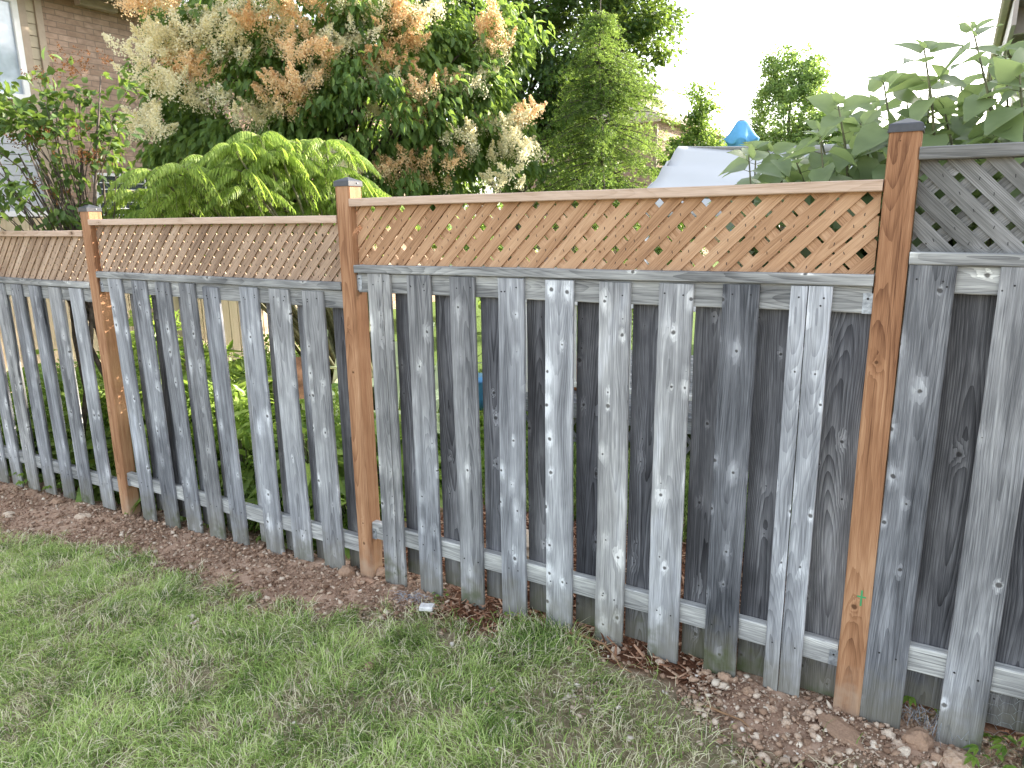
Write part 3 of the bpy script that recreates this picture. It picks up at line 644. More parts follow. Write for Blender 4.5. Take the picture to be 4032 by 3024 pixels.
# ---------------------------------------------------------------- brick house on the left
def brickmat(name, c1, c2, mortar, scale=1.0):
    t = NT(name); ps = t.n('SeparateXYZ'); t.set(ps.inputs[0], t.n('NewGeometry').outputs['Position'])
    vec = t.vec(t.add(ps.outputs[1], ps.outputs[0]), ps.outputs[2], 0.0)
    b = t.n('TexBrick'); t.set(b.inputs['Vector'], vec); b.inputs['Scale'].default_value = scale
    b.inputs['Brick Width'].default_value = 0.25; b.inputs['Row Height'].default_value = 0.076; b.inputs['Mortar Size'].default_value = 0.006
    b.inputs['Mortar Smooth'].default_value = 0.3
    b.inputs['Color1'].default_value = (*c1, 1); b.inputs['Color2'].default_value = (*c2, 1); b.inputs['Mortar'].default_value = (*mortar, 1)
    n = t.noise(t.vec(t.add(ps.outputs[1], ps.outputs[0]), t.mul(ps.outputs[2], 1.6), 0.0), 9.0, 4.0, 0.6)
    c = t.mix(t.rng(n, 0.3, 0.7, 0.0, 0.55), b.outputs['Color'], tuple(x*0.6 for x in c1))
    return t.finish(t.bsdf(c, 0.9, 0, 0.2, t.bump(t.sub(t.mul(n, 0.4), b.outputs['Fac']), 0.6, 0.008)))
M_brick = brickmat('tan_brick', (0.36, 0.245, 0.18), (0.50, 0.355, 0.275), (0.26, 0.205, 0.16))
M_brick2 = brickmat('pink_brick', (0.32, 0.21, 0.165), (0.40, 0.28, 0.225), (0.30, 0.25, 0.21))
def shinglemat(name, c1, c2):
    t = NT(name); ps = t.n('SeparateXYZ'); t.set(ps.inputs[0], t.n('NewGeometry').outputs['Position'])
    b = t.n('TexBrick'); t.set(b.inputs['Vector'], t.vec(t.add(ps.outputs[1], t.mul(ps.outputs[0], 0.3)), ps.outputs[2], 0.0))
    b.inputs['Scale'].default_value = 1.0; b.inputs['Brick Width'].default_value = 0.22; b.inputs['Row Height'].default_value = 0.055; b.inputs['Mortar Size'].default_value = 0.004
    b.inputs['Color1'].default_value = (*c1, 1); b.inputs['Color2'].default_value = (*c2, 1); b.inputs['Mortar'].default_value = (*(x*0.5 for x in c1), 1)
    n = t.noise(t.n('NewGeometry').outputs['Position'], 30.0, 3.0)
    return t.finish(t.bsdf(t.mix(t.mul(n, 0.4), b.outputs['Color'], c2), 0.9, 0, 0.2, t.bump(n, 0.5, 0.01)))
M_shing = shinglemat('grey_shingles', (0.16, 0.165, 0.18), (0.24, 0.245, 0.26))
M_shing2 = shinglemat('tan_shingles', (0.36, 0.29, 0.22), (0.46, 0.38, 0.30))
def part(name, mats, parent, fn, smooth=False):
    mb = MB(); fn(mb); return mb.obj(name, mats, parent, smooth)
HX = -10.6
house = empty('brick_house', (HX, 5, -.2), 'tan brick house at the far left with a white window and a dark eave', 'house')
part('wall', M_brick, house, lambda m: m.box((HX-6, 3.18, -.5), (HX, 12.0, 4.78)))
part('siding_wall', M_siding, house, lambda m: m.box((HX-6, -3.0, -.5), (HX-.03, 3.178, 4.78)))
def boards(m):
    for i in range(12):
        z = 3.02+i*.145; m.box((HX-.028, 2.985, z), (HX-.008+.0, 3.085, z+.135))
part('siding', M_siding, house, boards)
part('trim', M_beigetrim, house, lambda m: (m.box((HX-.028, 2.875, 2.0), (HX+.02, 2.975, 4.78)), m.box((HX-.028, 3.09, -.2), (HX+.025, 3.176, 4.78))))
def ws(m):
    for i in range(11): m.box((HX-.028, 1.2, 1.5+i*.13), (HX-.006, 2.87 if i > 3 else 3.085, 1.5+i*.13+.122))
part('white_siding', M_wsiding, house, ws)
wn = part('window', M_white, house, lambda m: (m.box((HX-.028, 1.30, 3.35), (HX+.035, 1.38, 4.6)), m.box((HX-.028, 2.80, 3.35), (HX+.035, 2.87, 4.6)), m.box((HX-.028, 1.38, 3.35), (HX+.04, 2.80, 3.42)), m.box((HX-.028, 1.38, 4.53), (HX+.035, 2.80, 4.6))))
part('pane', plain('reflective_glass', (0.45, 0.52, 0.60), 0.08, spec=0.9, var=0.3, scale=1.5), wn, lambda m: m.box((HX-.02, 1.38, 3.42), (HX-.005, 2.80, 4.53)))
def door(m):
    m.box((HX-.03, 2.2, -.2), (HX+.03, 2.26, 1.95)); m.box((HX-.03, 3.0, -.2), (HX+.03, 3.06, 1.95)); m.box((HX-.03, 2.26, 1.88), (HX+.03, 3.0, 1.95))
dr = part('patio_door', M_white, house, door); part('pane', M_glassd, dr, lambda m: m.box((HX-.02, 2.26, -.2), (HX-.005, 3.0, 1.88)))
bw = part('basement_window', M_white, house, lambda m: (m.box((HX, 3.56, 1.70), (HX+.03, 3.60, 2.48)), m.box((HX, 4.66, 1.70), (HX+.03, 4.70, 2.48)), m.box((HX, 3.60, 2.44), (HX+.03, 4.66, 2.48)), m.box((HX, 3.60, 1.70), (HX+.03, 4.66, 1.74))))
part('pane', M_glassd, bw, lambda m: m.box((HX, 3.60, 1.74), (HX+.006, 4.66, 2.44)))
def bars(m):
    for i in range(7): m.box((HX+.008, 3.60, 1.80+i*.09), (HX+.022, 4.66, 1.812+i*.09))
    for y in (3.97, 4.33): m.box((HX+.010, y, 1.742), (HX+.026, y+.014, 2.438))
part('window_grille', M_white, bw, bars)
part('soffit', M_gutter, house, lambda m: m.box((HX-.1, -3.2, 4.78), (HX+.48, 12.3, 4.81)))
part('gutter', plain('cream_gutter', (0.55, 0.48, 0.40), 0.4), house, lambda m: (m.box((HX+.48, -3.3, 4.72), (HX+.60, 12.4, 4.84), bev=.02)))
part('vent_hood', M_gutter, house, lambda m: m.box((HX+.02, 3.62, 4.66), (HX+.16, 4.15, 4.775), bev=.01))
def roofp(m):
    a = [m.vert(p) for p in ((HX+.50, -3.3, 4.845), (HX+.50, 12.4, 4.845), (HX-4.5, 12.4, 6.9), (HX-4.5, -3.3, 6.9), (HX-9.5, 12.4, 4.845), (HX-9.5, -3.3, 4.845))]
    m.face((a[0], a[1], a[2], a[3])); m.face((a[3], a[2], a[4], a[5])); m.face((a[1], a[4], a[2])); m.face((a[0], a[3], a[5])); m.face((a[0], a[5], a[4], a[1]))
part('roof', M_shing, house, roofp)

# upper-storey neighbour behind it, far houses, right-hand house
h2 = empty('far_house', (-9, 24, 0), 'far pink brick house with brown roof between the larch and the small tree', 'house')
part('wall', M_brick2, h2, lambda m: m.box((-14.0, 20.6, -.3), (-8.62, 28, 4.75)))
part('downspout', M_beigetrim, h2, lambda m: m.box((-8.61, 20.75, 0), (-8.52, 20.85, 4.6)))
def hip(x0, x1, y0, y1, z, h, o=.35):
    def f(m):
        cx = (x0+x1)/2; dy = min((x1-x0)/2, (y1-y0)/2-.2)
        a = [m.vert(p) for p in ((x0-o, y0-o, z), (x1+o, y0-o, z), (x1+o, y1+o, z), (x0-o, y1+o, z), (cx, y0+dy, z+h), (cx, y1-dy, z+h))]
        m.face((a[0], a[1], a[4])); m.face((a[1], a[2], a[5], a[4])); m.face((a[2], a[3], a[5])); m.face((a[3], a[0], a[4], a[5])); m.face((a[3], a[2], a[1], a[0]))
    return f
part('roof', M_shing2, h2, hip(-14.0, -8.62, 20.6, 28, 4.75, 2.0)); part('fascia', M_beigetrim, h2, lambda m: m.box((-14.36, 20.20, 4.62), (-8.24, 20.25, 4.76)))
h3 = empty('far_house', (-9, 33, 0), 'most distant house, only its grey roof showing behind the blue parasol', 'house')
part('wall', M_siding, h3, lambda m: m.box((-12.0, 31.0, -.3), (-7.2, 38, 4.5))); part('roof', M_shing, h3, hip(-12.0, -7.2, 31.0, 38, 4.5, .9))
h5 = empty('corner_house', (3.2, 9, 0), 'pale grey sided house at the top right corner with brown eave and downspout', 'house')
X0, Y0 = .60, 7.39
part('wall', M_gsiding, h5, lambda m: m.box((X0+.05, Y0+.05, -.3), (X0+8, Y0+8, 4.2)))
def sid(m):
    for i in range(28): m.plank((X0+.14, Y0+.035, .2+i*.14+.07), XA, ZA, YA, 7.8, .136, .012, bev=0.0); 
part('siding', M_gsiding, h5, sid)
part('corner_trim', M_beigetrim, h5, lambda m: m.box((X0, Y0, -.3), (X0+.13, Y0+.05, 4.2)))
def eave(m):
    m.box((X0-.32, Y0-.45, 3.90), (X0+8, Y0-.40, 4.10)); m.box((X0-.32, Y0-.40, 3.90), (X0-.02, Y0+.3, 3.93))
    m.box((X0-.34, Y0-.52, 3.62), (X0-.30, Y0+8, 4.12)); m.box((X0-.30, Y0+.05, 3.64), (X0-.02, Y0+.12, 4.05))
part('eave', M_gutter, h5, eave)
part('gutter', M_gutter, h5, lambda m: m.box((X0-.44, Y0-.5, 3.95), (X0-.345, Y0+8, 4.09), bev=.02))
part('downspout', M_beigetrim, h5, lambda m: m.tube([(X0-.16, Y0+.0, 3.66), (X0-.16, Y0, 3.50), (X0-.09, Y0, 3.40), (X0-.01, Y0+.02, 3.34)], .035, 8))
part('roof', M_shing2, h5, hip(X0, X0+8, Y0, Y0+8, 4.13, 3.4))

# side fence of the neighbour's yard, lit by the sun
sf = empty('side_fence', (-8.9, 2.0, -.2), 'tall sunlit beige board fence standing behind the left panels', 'fence')
def sfb(m):
    y = 0.3; i = 0
    while y < 6.4:
        m.plank((-8.9, y+.07, -.2), ZA, YA, XA, 2.05+.01*(i % 2), .138, .018, 200+i*1.7, .04*((i*7) % 5-2), 0.004, 2, .002); y += .148; i += 1
part('board_panel', M_beige, sf, sfb)
for yy in (1.2, 3.6, 6.0):
    part('fence_post', M_beige, sf, lambda m: m.plank((-8.835, yy, -.2), ZA, YA, XA, 2.1, .09, .09, yy, 0, 0, 1, .003))

# ---------------------------------------------------------------- vegetation
def cloud_obj(name, VF, mat, parent):
    V, F, tone = VF[:3]; return link(name, np_mesh(name, V, F, tone), mat, parent)
def tree(name, loc, label, cat, blobs, nclump, per, crad, L, W, mat, r0, top, nl=22, bark=None, **kw):
    t = empty(name, loc, label, cat, kw.pop('group', None))
    VF = crown(blobs, nclump, per, crad, L, W, **kw)
    cloud_obj('crown', VF, mat, t)
    mb = MB(); limbs(mb, loc, top, r0, VF[3][rng.permutation(nclump)[:nl]]); mb.obj('trunk', bark or M_bark, t, True)
    return t
# cream and tan flowering tree lilac
TL = [(-6.85, 3.15, 3.1, 1.05, 1.05, 1.05), (-5.75, 3.9, 3.1, 1.15, 1.05, 1.0), (-6.2, 3.7, 4.2, 1.2, 1.2, .9), (-4.95, 4.75, 3.1, .70, .70, .85), (-7.15, 2.75, 2.45, .5, .5, .55), (-5.3, 4.1, 2.2, .65, .5, .5), (-4.65, 4.9, 2.55, .42, .42, .45), (-6.3, 3.5, 2.4, .9, .7, .6), (-4.75, 4.85, 3.9, .55, .55, .5)]
tl = tree('tree_lilac', (-6.2, 3.9, -.18), 'large flowering tree covered in cream and tan blossom clusters in front of the brick house', 'tree', TL, 560, 62, .24, .105, .055, ML_lilac, .11, (-6.1, 3.9, 4.3), 60, droop=1.1, outward=.55, inner=.5, tmpl=T_MED)
PAN_TAN=[(-6.96,2.06,3.77),(-6.84,2.31,3.85),(-6.14,2.72,3.65),(-5.78,3.07,3.59),(-5.67,3.26,3.84),(-5.68,2.86,3.37),(-5.54,3.03,3.32),(-5.63,3.48,3.78),(-5.15,3.78,3.84),(-5.08,3.85,3.71),(-5.55,3.72,3.43),(-5.33,3.68,3.38),(-5.33,3.92,3.69),(-5.12,3.96,3.60),(-6.00,2.92,3.07),(-5.70,2.88,3.08),(-5.75,3.16,2.97),(-5.96,3.04,2.84),(-4.56,4.63,3.70),(-4.60,4.71,3.57),(-5.24,3.93,3.27),(-5.04,3.82,3.01),(-5.16,4.09,2.91),(-4.26,4.95,2.84),(-4.90,4.13,3.15),(-4.82,4.06,2.38),(-5.30,3.99,2.40),(-5.35,3.68,2.22),(-5.11,4.14,2.18),(-6.88,2.41,3.24),(-6.76,2.43,3.27),(-4.70,4.71,3.83),(-5.91,2.88,3.80)]
PAN_CREAM=[(-6.60,2.60,3.67),(-6.92,2.18,3.42),(-6.77,2.53,3.42),(-6.94,2.37,3.43),(-6.91,2.01,3.31),(-6.87,2.06,3.10),(-6.80,2.15,3.06),(-6.82,2.49,3.00),(-6.56,2.46,3.61),(-6.36,2.70,3.82),(-6.03,2.76,3.79),(-5.48,3.47,3.86),(-5.34,3.59,3.87),(-5.54,3.28,3.40),(-5.52,3.48,3.48),(-5.67,3.24,3.52),(-6.47,2.74,3.40),(-6.51,2.61,3.42),(-6.97,2.38,3.50),(-6.33,2.80,2.86),(-6.28,2.89,2.78),(-7.11,2.10,2.65),(-6.87,2.05,2.67),(-7.23,2.10,2.79),(-7.01,2.36,3.55),(-5.38,3.91,2.88),(-5.33,3.76,3.07),(-4.68,4.61,3.24),(-4.64,4.37,3.11),(-4.64,4.72,2.76),(-4.43,4.78,2.80),(-4.30,4.76,2.59),(-4.73,4.20,2.62),(-4.67,4.70,3.49),(-6.14,3.00,3.49),(-4.95,3.92,3.84),(-5.06,4.23,3.96),(-5.42,3.51,3.62),(-5.49,3.26,2.23),(-5.59,3.18,2.39),(-4.85,4.46,2.50),(-4.50,4.88,2.46),(-4.39,4.54,2.19),(-6.53,2.54,2.98),(-4.21,4.71,2.44),(-6.98,2.28,3.82),(-6.35,2.56,3.56),(-5.98,3.06,3.72),(-5.87,3.21,3.21),(-5.35,3.68,3.18)]
def panicles(name, C, mat, parent, size, per, Lq, group_tone=0.35, toward=.03):
    C = np.array(C); n = len(C); subs = 7
    base = np.repeat(C, subs, 0)+rng.normal(size=(n*subs, 3))*np.array([.075, .075, .035])*size/.2
    C = C+(np.array([0, -2.6, 1.8])-C)*toward; base = base+np.repeat((np.array([0, -2.6, 1.8])-np.array(C))*toward, subs, 0); ax = rdir(n*subs)*.7; ax[:, 2] = np.abs(ax[:, 2])*.3+.45; ax = unit(ax)
    i = np.repeat(np.arange(n*subs), per); h = rng.random(len(i))
    P = base[i]+ax[i]*(h*size*.75)[:, None]+rdir(len(i))*((1-h)*.38*size*rng.random(len(i))**.5)[:, None]
    ct = rng.random(n)[i//subs]
    tone = np.clip(.5+(ct-.5)*group_tone*2+(rng.random(len(i))-.5)*.7, 0, 1)
    V, F = leaves(P, rdir(len(i)), rdir(len(i)), Lq*(.7+.6*rng.random(len(i))), Lq*.9, T_SIMPLE)
    return link(name, np_mesh(name, V, F, rep(tone, T_SIMPLE)), mat, parent)
o = panicles('blossoms', PAN_TAN, ML_tan, tl, .27, 200, .021); o['label'] = 'tan fading blossom clusters'
o = panicles('blossoms', PAN_CREAM, ML_cream, tl, .26, 180, .021); o['label'] = 'fresh cream blossom clusters'
# sparse lilac with dead brown flower heads, far left
LS = [(-5.55, .42, 2.55, .30, .42, .30), (-5.75, .1, 2.35, .30, .35, .35), (-5.4, .72, 2.62, .20, .25, .30), (-5.65, .25, 2.0, .35, .45, .28), (-5.42, .65, 2.25, .22, .25, .2), (-5.9, -.0+.25, 2.6, .25, .2, .2), (-5.45, .55, 1.75, .35, .35, .2)]
ls = tree('lilac_shrub', (-5.55, .55, -.18), 'sparse lilac with bare stems and brown dead flower heads beside the far left post', 'shrub', LS, 88, 15, .12, .075, .05, ML_shrub, .035, (-5.5, .5, 2.3), 46, droop=.35, outward=.4, inner=.1, tmpl=T_MED)
mb = MB()
for k in range(7):
    a = Vector((-5.6+random.uniform(-.15, .2), .5+random.uniform(-.25, .3), -.1)); b = Vector((-5.6+random.uniform(-.35, .3), .5+random.uniform(-.4, .4), random.uniform(2.2, 2.85)))
    mb.tube([a, a.lerp(b, .35)+Vector((random.uniform(-.08, .08), random.uniform(-.08, .08), 0)), a.lerp(b, .7)+Vector((random.uniform(-.08, .08), random.uniform(-.08, .08), 0)), b], [.024, .018, .011, .005], 6)
mb.obj('stems', M_bark, ls, True)
DEAD=[(-5.49,0.48,2.90),(-5.47,0.51,2.80),(-5.55,0.37,2.77),(-5.43,0.59,2.85),(-5.36,0.71,2.92),(-5.58,0.31,2.37),(-5.47,0.52,2.41),(-5.62,0.23,2.31),(-5.50,0.47,2.24),(-5.62,0.24,2.06),(-5.41,0.62,2.22),(-5.55,0.37,1.98),(-5.44,0.57,2.22)]
panicles('dead_flower_heads', DEAD, ML_dead, ls, .12, 16, .012, toward=.01)
# cut-leaf sumac, drooping lime fronds
SUM=[(-5.56,0.95,2.09),(-5.08,0.80,2.22),(-4.82,0.89,2.23),(-5.02,1.24,2.31),(-4.60,1.13,2.38),(-4.56,1.35,2.47),(-4.49,1.65,2.44),(-4.44,1.90,2.46),(-4.45,1.43,2.36),(-4.57,1.17,2.21),(-5.16,1.36,2.07),(-5.00,0.91,2.02),(-5.53,0.95,1.93),(-4.95,1.65,2.08),(-4.49,1.62,2.17),(-4.38,1.82,2.24),(-4.62,1.62,1.92),(-4.91,1.41,1.93),(-4.48,1.84,1.96),(-5.08,1.11,1.89),(-4.25,2.09,2.10),(-4.51,2.15,2.00),(-4.14,2.08,2.06),(-5.15,0.85,1.93),(-4.80,1.63,2.29)]
def sumac():
    t = empty('sumac_shrub', (-4.8, 1.4, -.15), 'lime green cut-leaf sumac with drooping feathery fronds above the left panel', 'shrub')
    P = []; D = []; N = []; L = []; W = []; T = []; mb = MB()
    tips = SUM+[(x+random.uniform(-.25, .25), y+random.uniform(-.1, .3), z-random.uniform(.03, .18)) for x, y, z in SUM]
    for (x, y, z) in tips:
        z -= .06; c = Vector((x, y, z)); b = Vector((-4.45+random.uniform(-.15, .15), 2.3+random.uniform(-.15, .15), -.1))
        mb.tube([b, b.lerp(c, .4)+Vector((0, 0, .15)), b.lerp(c, .8)+Vector((0, 0, .1)), c], [.022, .017, .011, .006], 5)
        tt = random.uniform(.3, .7)
        for k in range(8):
            a = k*2.4+random.uniform(-.3, .3); ln = random.uniform(.26, .40); up_ = random.uniform(.2, 1.0)
            pts = []
            for s in np.linspace(0, 1, 15):
                pts.append(c+Vector((math.cos(a)*ln*s*.95, math.sin(a)*ln*s*.95, ln*(up_*s*.55-.75*s*s))))
            mb.tube(pts[::3]+[pts[-1]], .0022, 3)
            for i in range(2, 15):
                ax = (pts[i]-pts[i-1]).normalized(); sd = ax.cross(Vector((0, 0, 1))).normalized()
                ll = .095*math.sin(math.pi*(.15+.8*i/15))**.7
                for q in (-1, 1):
                    for m_ in range(2):
                        P.append(pts[i]+ax*m_*.01); d = sd*q*.55+ax*.35+Vector((0, 0, -.75-.5*m_*random.random())); D.append(d); N.append(sd*q+Vector((random.uniform(-.3, .3), random.uniform(-.3, .3), .8)))
                        L.append(ll*random.uniform(.8, 1.15)); W.append(.011*random.uniform(.7, 1.2)); T.append(min(1, max(0, tt+random.uniform(-.45, .45)+.15*up_)))
    V, F = leaves(np.array(P), np.array(D), np.array(N), np.array(L), np.array(W), T_STRIP, 1.0)
    link('fronds', np_mesh('fronds', V, F, rep(np.array(T), T_STRIP)), ML_sumac, t); mb.obj('stems', M_stem, t, True)
sumac()
# dark pear tree behind
tree('pear_tree', (-6.7, 8.6, -.15), 'tall dark green leafy tree behind the feathery larch', 'tree', [(-7.2, 8.3, 5.4, 1.9, 1.3, 1.5), (-5.7, 9.2, 5.6, 1.5, 1.2, 1.6), (-4.85, 9.6, 5.0, .75, .8, .9), (-6.6, 8.6, 4.0, 1.5, 1.2, .8), (-7.6, 8.2, 3.4, .8, .8, 1.2), (-5.2, 9.4, 4.0, .7, .7, .5), (-8.3, 7.8, 5.0, 1.3, 1.0, 1.5), (-6.0, 8.9, 2.9, 1.0, .9, .9)],
     900, 66, .28, .085, .062, ML_pear, .16, (-6.6, 8.7, 5.8), 60, droop=.4, inner=.3)
tree('dark_tree', (-9.6, 7.6, -.2), 'dark tree behind the flowering tree beside the brick house', 'tree', [(-9.3, 7.8, 4.6, 1.3, 1.2, 1.4), (-8.7, 8.0, 3.0, 1.2, 1.0, 1.4)], 130, 60, .3, .09, .065, ML_pear, .12, (-9.5, 7.8, 4.8), 20, droop=.4)
# feathery larch
def larch():
    b = Vector((-3.92, 6.05, -.15)); H = 4.35; t = empty('larch', b, 'feathery light green larch with drooping needle branches behind the middle panel', 'tree')
    mb = MB(); tr = [b.lerp(Vector((-3.85, 6.05, H)), s)+Vector((.05*math.sin(s*5), .03*math.cos(s*4), 0)) for s in np.linspace(0, 1, 9)]
    mb.tube(tr, [.07*(1-s*.93) for s in np.linspace(0, 1, 9)], 8)
    P = []; D = []; T = []
    for k in range(470):
        h = random.random()**.85; z0 = .35+h*(H-.55); a = random.uniform(0, 6.283); rad = (1.10*(1-h)**.5+.14)*random.uniform(.55, 1.25)*(1+.55*mnoise.noise(Vector((math.cos(a)*1.6, math.sin(a)*1.6, z0*1.3))))
        s = (z0-b.z)/(H-b.z)*8; p0 = tr[int(min(s, 7))].lerp(tr[int(min(s, 7))+1], s-int(min(s, 7)))
        dx, dy = math.cos(a), math.sin(a); pts = []; up_ = random.uniform(.10, .5)
        for q in np.linspace(0, 1, 8): pts.append(p0+Vector((dx*rad*q, dy*rad*q, rad*(up_*q-.55*q*q)+.02*math.sin(q*9))))
        mb.tube(pts[::2]+[pts[-1]], [.009, .006, .004, .003, .002], 4)
        tn = random.uniform(.1, .75)+.25*(dx*.67+dy*.74)*.6  # sunlit side painted in: branches facing the sun get lighter needles
        m = int(44*rad)+12
        for j in range(m):
            q = random.uniform(.22, 1)*7; i = int(min(q, 6)); p = pts[i].lerp(pts[i+1], q-i)
            tw = random.uniform(0, .16)*(1-0.3*q/7); sdv = Vector((-dy, dx, 0))*random.choice((-1, 1))
            p = p+sdv*tw+Vector((0, 0, -tw*random.uniform(.1, 1.2)))
            for r in range(8): P.append(p); D.append((random.gauss(0, 1), random.gauss(0, 1), random.gauss(0.1, .8))); T.append(tn+random.uniform(-.2, .2))
    # curling leader
    P = np.array([tuple(p) for p in P]); n = len(P)
    V, F = leaves(P, np.array(D), rdir(n), .034*(.7+.6*rng.random(n)), .0062, T_SIMPLE)
    link('crown', np_mesh('crown', V, F, rep(np.clip(np.array(T), 0, 1), T_SIMPLE)), ML_larch, t); mb.obj('trunk', M_bark, t, True)
larch()
tree('small_tree', (-4.45, 11.7, -.1), 'small light green tree left of the blue parasol', 'tree', [(-4.43, 11.7, 2.95, .50, .50, .7), (-4.38, 11.7, 3.75, .28, .28, .62), (-4.85, 11.6, 2.85, .35, .3, .5), (-4.0, 11.8, 2.75, .33, .3, .55), (-4.5, 11.7, 2.1, .7, .5, .6)], 210, 46, .16, .075, .048, ML_small, .035, (-4.4, 11.7, 4.2), 26, droop=.5, inner=.1, tmpl=T_MED)
tree('round_tree', (-5.3, 25.0, -.1), 'far oval tree with haze-paled green leaves right of the blue parasol', 'tree', [(-5.25, 25, 4.9, 1.35, 1.15, 1.6), (-5.65, 25, 6.5, .6, .5, .8), (-4.75, 25.0, 6.4, .55, .45, .7), (-6.2, 24.9, 3.7, .95, .6, 1.0), (-4.2, 25.1, 3.9, .95, .6, 1.2), (-5.3, 25, 3.0, 1.6, .9, .9)], 640, 55, .26, .11, .08, ML_far, .12, (-5.3, 25, 6.2), 30, droop=.2, inner=.35)
for i, (x, y, z, s, lb) in enumerate([(-2.6, 22, 2.4, 1.2, 'low far bush right of the pale oval tree'), (-12.5, 24, 4.0, 2.0, 'far tree behind the dark leafy tree'), (-7.2, 19, 2.3, .8, 'low far bush under the brown roof'), (-1.0, 24, 2.6, 1.6, 'far bush behind the near lilac leaves'), (-8.1, 9.9, 2.7, 1.1, 'low bush behind the lower right of the flowering tree')]):
    tree('far_bush', (x, y, -.1), lb, 'bush', [(x, y, z*.6, s, s, z*.55)], 90, 50, .3, .11, .08, ML_far, .06, (x, y, z*.8), 10, droop=.2, group='far bushes beyond the yard')

# near lilac behind the tall post
SH=[(-0.43,0.51,2.19,-0.37,0.49,1.91),(-0.28,0.48,2.25,-0.22,0.45,1.95),(-0.16,0.44,2.34,-0.09,0.41,1.99),(-0.02,0.39,2.37,0.09,0.36,1.98),(-0.70,0.62,2.05,-0.63,0.60,1.91),(-0.14,0.59,2.24,-0.13,0.56,1.95),(0.08,0.59,2.33,0.12,0.56,1.99),(0.12,0.34,2.22,0.16,0.31,1.92),(-0.60,0.69,2.01,-0.54,0.67,1.85),(-0.53,0.75,2.13,-0.46,0.73,1.88),(-0.36,0.62,2.13,-0.29,0.60,1.87),(-0.04,0.69,2.24,0.01,0.66,2.00),(-0.23,0.83,2.26,-0.18,0.81,1.96),(-0.43,0.87,2.18,-0.37,0.84,1.91),(0.04,0.84,2.33,0.08,0.81,2.01),(-0.08,0.49,2.14,-0.03,0.46,1.94),(-0.34,0.93,2.22,-0.29,0.90,1.91),(-0.71,0.92,1.98,-0.67,0.90,1.85),(-0.42,0.56,1.97,-0.40,0.54,1.81),(0.16,0.49,2.32,0.21,0.45,2.03),(-0.22,0.48,2.10,-0.19,0.46,1.89)]
def near_lilac():
    t = empty('lilac_bush', (.1, .8, -.02), 'near lilac bush with big grey green heart-shaped leaves rising behind the tallest post', 'shrub')
    P = []; D = []; N = []; L = []; T = []; mb = MB()
    extra = []
    for k in range(60):
        x = random.uniform(-.75, 1.6); y = random.uniform(.28, 1.3); z = 1.95+.28*min(1, max(0, x+.5))+random.uniform(-.5, .12)
        extra.append((x, y, z, x+random.uniform(-.05, .1), y, z-.35))
    for si, (x, y, z, x2, y2, z2) in enumerate(SH+extra):
        a = Vector((x, y, z)); b = Vector((x2, y2, z2)); base = Vector((b.x*.6+.1, .75, -.02))
        low = b.lerp(base, .45)+Vector((0, 0, .1)); pts = [a, a.lerp(b, .5)+Vector((.006, 0, 0)), b, low, base]
        mb.tube(pts, [.0028, .0042, .006, .009, .016], 6)
        total = (a-b).length; s = 0.0; node = 0; ph = random.uniform(0, 3.14)
        # nodes down the stem
        path = [pts[0], pts[1], pts[2], pts[3]]; seg = 0; pos = 0.0; step = .020
        cum = [0]; 
        for i in range(3): cum.append(cum[-1]+(path[i+1]-path[i]).length)
        lim = min(cum[-1], total+.42)
        while pos < lim:
            i = max(j for j in range(3) if cum[j] <= pos+1e-9); q = path[i].lerp(path[i+1], (pos-cum[i])/max(1e-6, cum[i+1]-cum[i]))
            ang = ph+node*1.5708+random.uniform(-.35, .35)
            sz = min(.155, .082+.027*node)*random.uniform(.8, 1.15)
            if node == 0: sz = .07
            for k in (0, 1):
                if random.random() < .10 and node > 0: continue
                aa = ang+k*math.pi+random.uniform(-.3, .3)
                lift = .9-.28*node if node < 3 else random.uniform(-.15, .45)
                dv = Vector((math.cos(aa), math.sin(aa), lift)).normalized(); pet = .006+.020*min(node, 2)/2
                P.append(q+dv*pet); D.append(dv+Vector((0, 0, random.uniform(-.9, -.25) if node > 1 else random.uniform(-.3, .1)))); 
                N.append(Vector((random.gauss(0, .35), random.gauss(0, .35)-.45, 1))+Vector((math.cos(aa), math.sin(aa), 0))*.5)
                L.append(sz); T.append(min(1, max(0, .45+random.uniform(-.3, .35)+(.25 if node < 2 else 0))))
                mb.tube([q, q+dv*(pet+.004)], .0011, 4)
            pos += step; step = min(.062, step+.016); node += 1
    P = np.array([tuple(p) for p in P]); D = np.array([tuple(p) for p in D]); N = np.array([tuple(p) for p in N]); L = np.array(L)
    V, F = leaves(P, D, N, L, L*(.62+.16*rng.random(len(L))), T_HEART)
    o = link('foliage', np_mesh('foliage', V, F, rep(np.array(T), T_HEART), smooth=True), ML_near, t); mb.obj('stems', M_stem, t, True)
near_lilac()

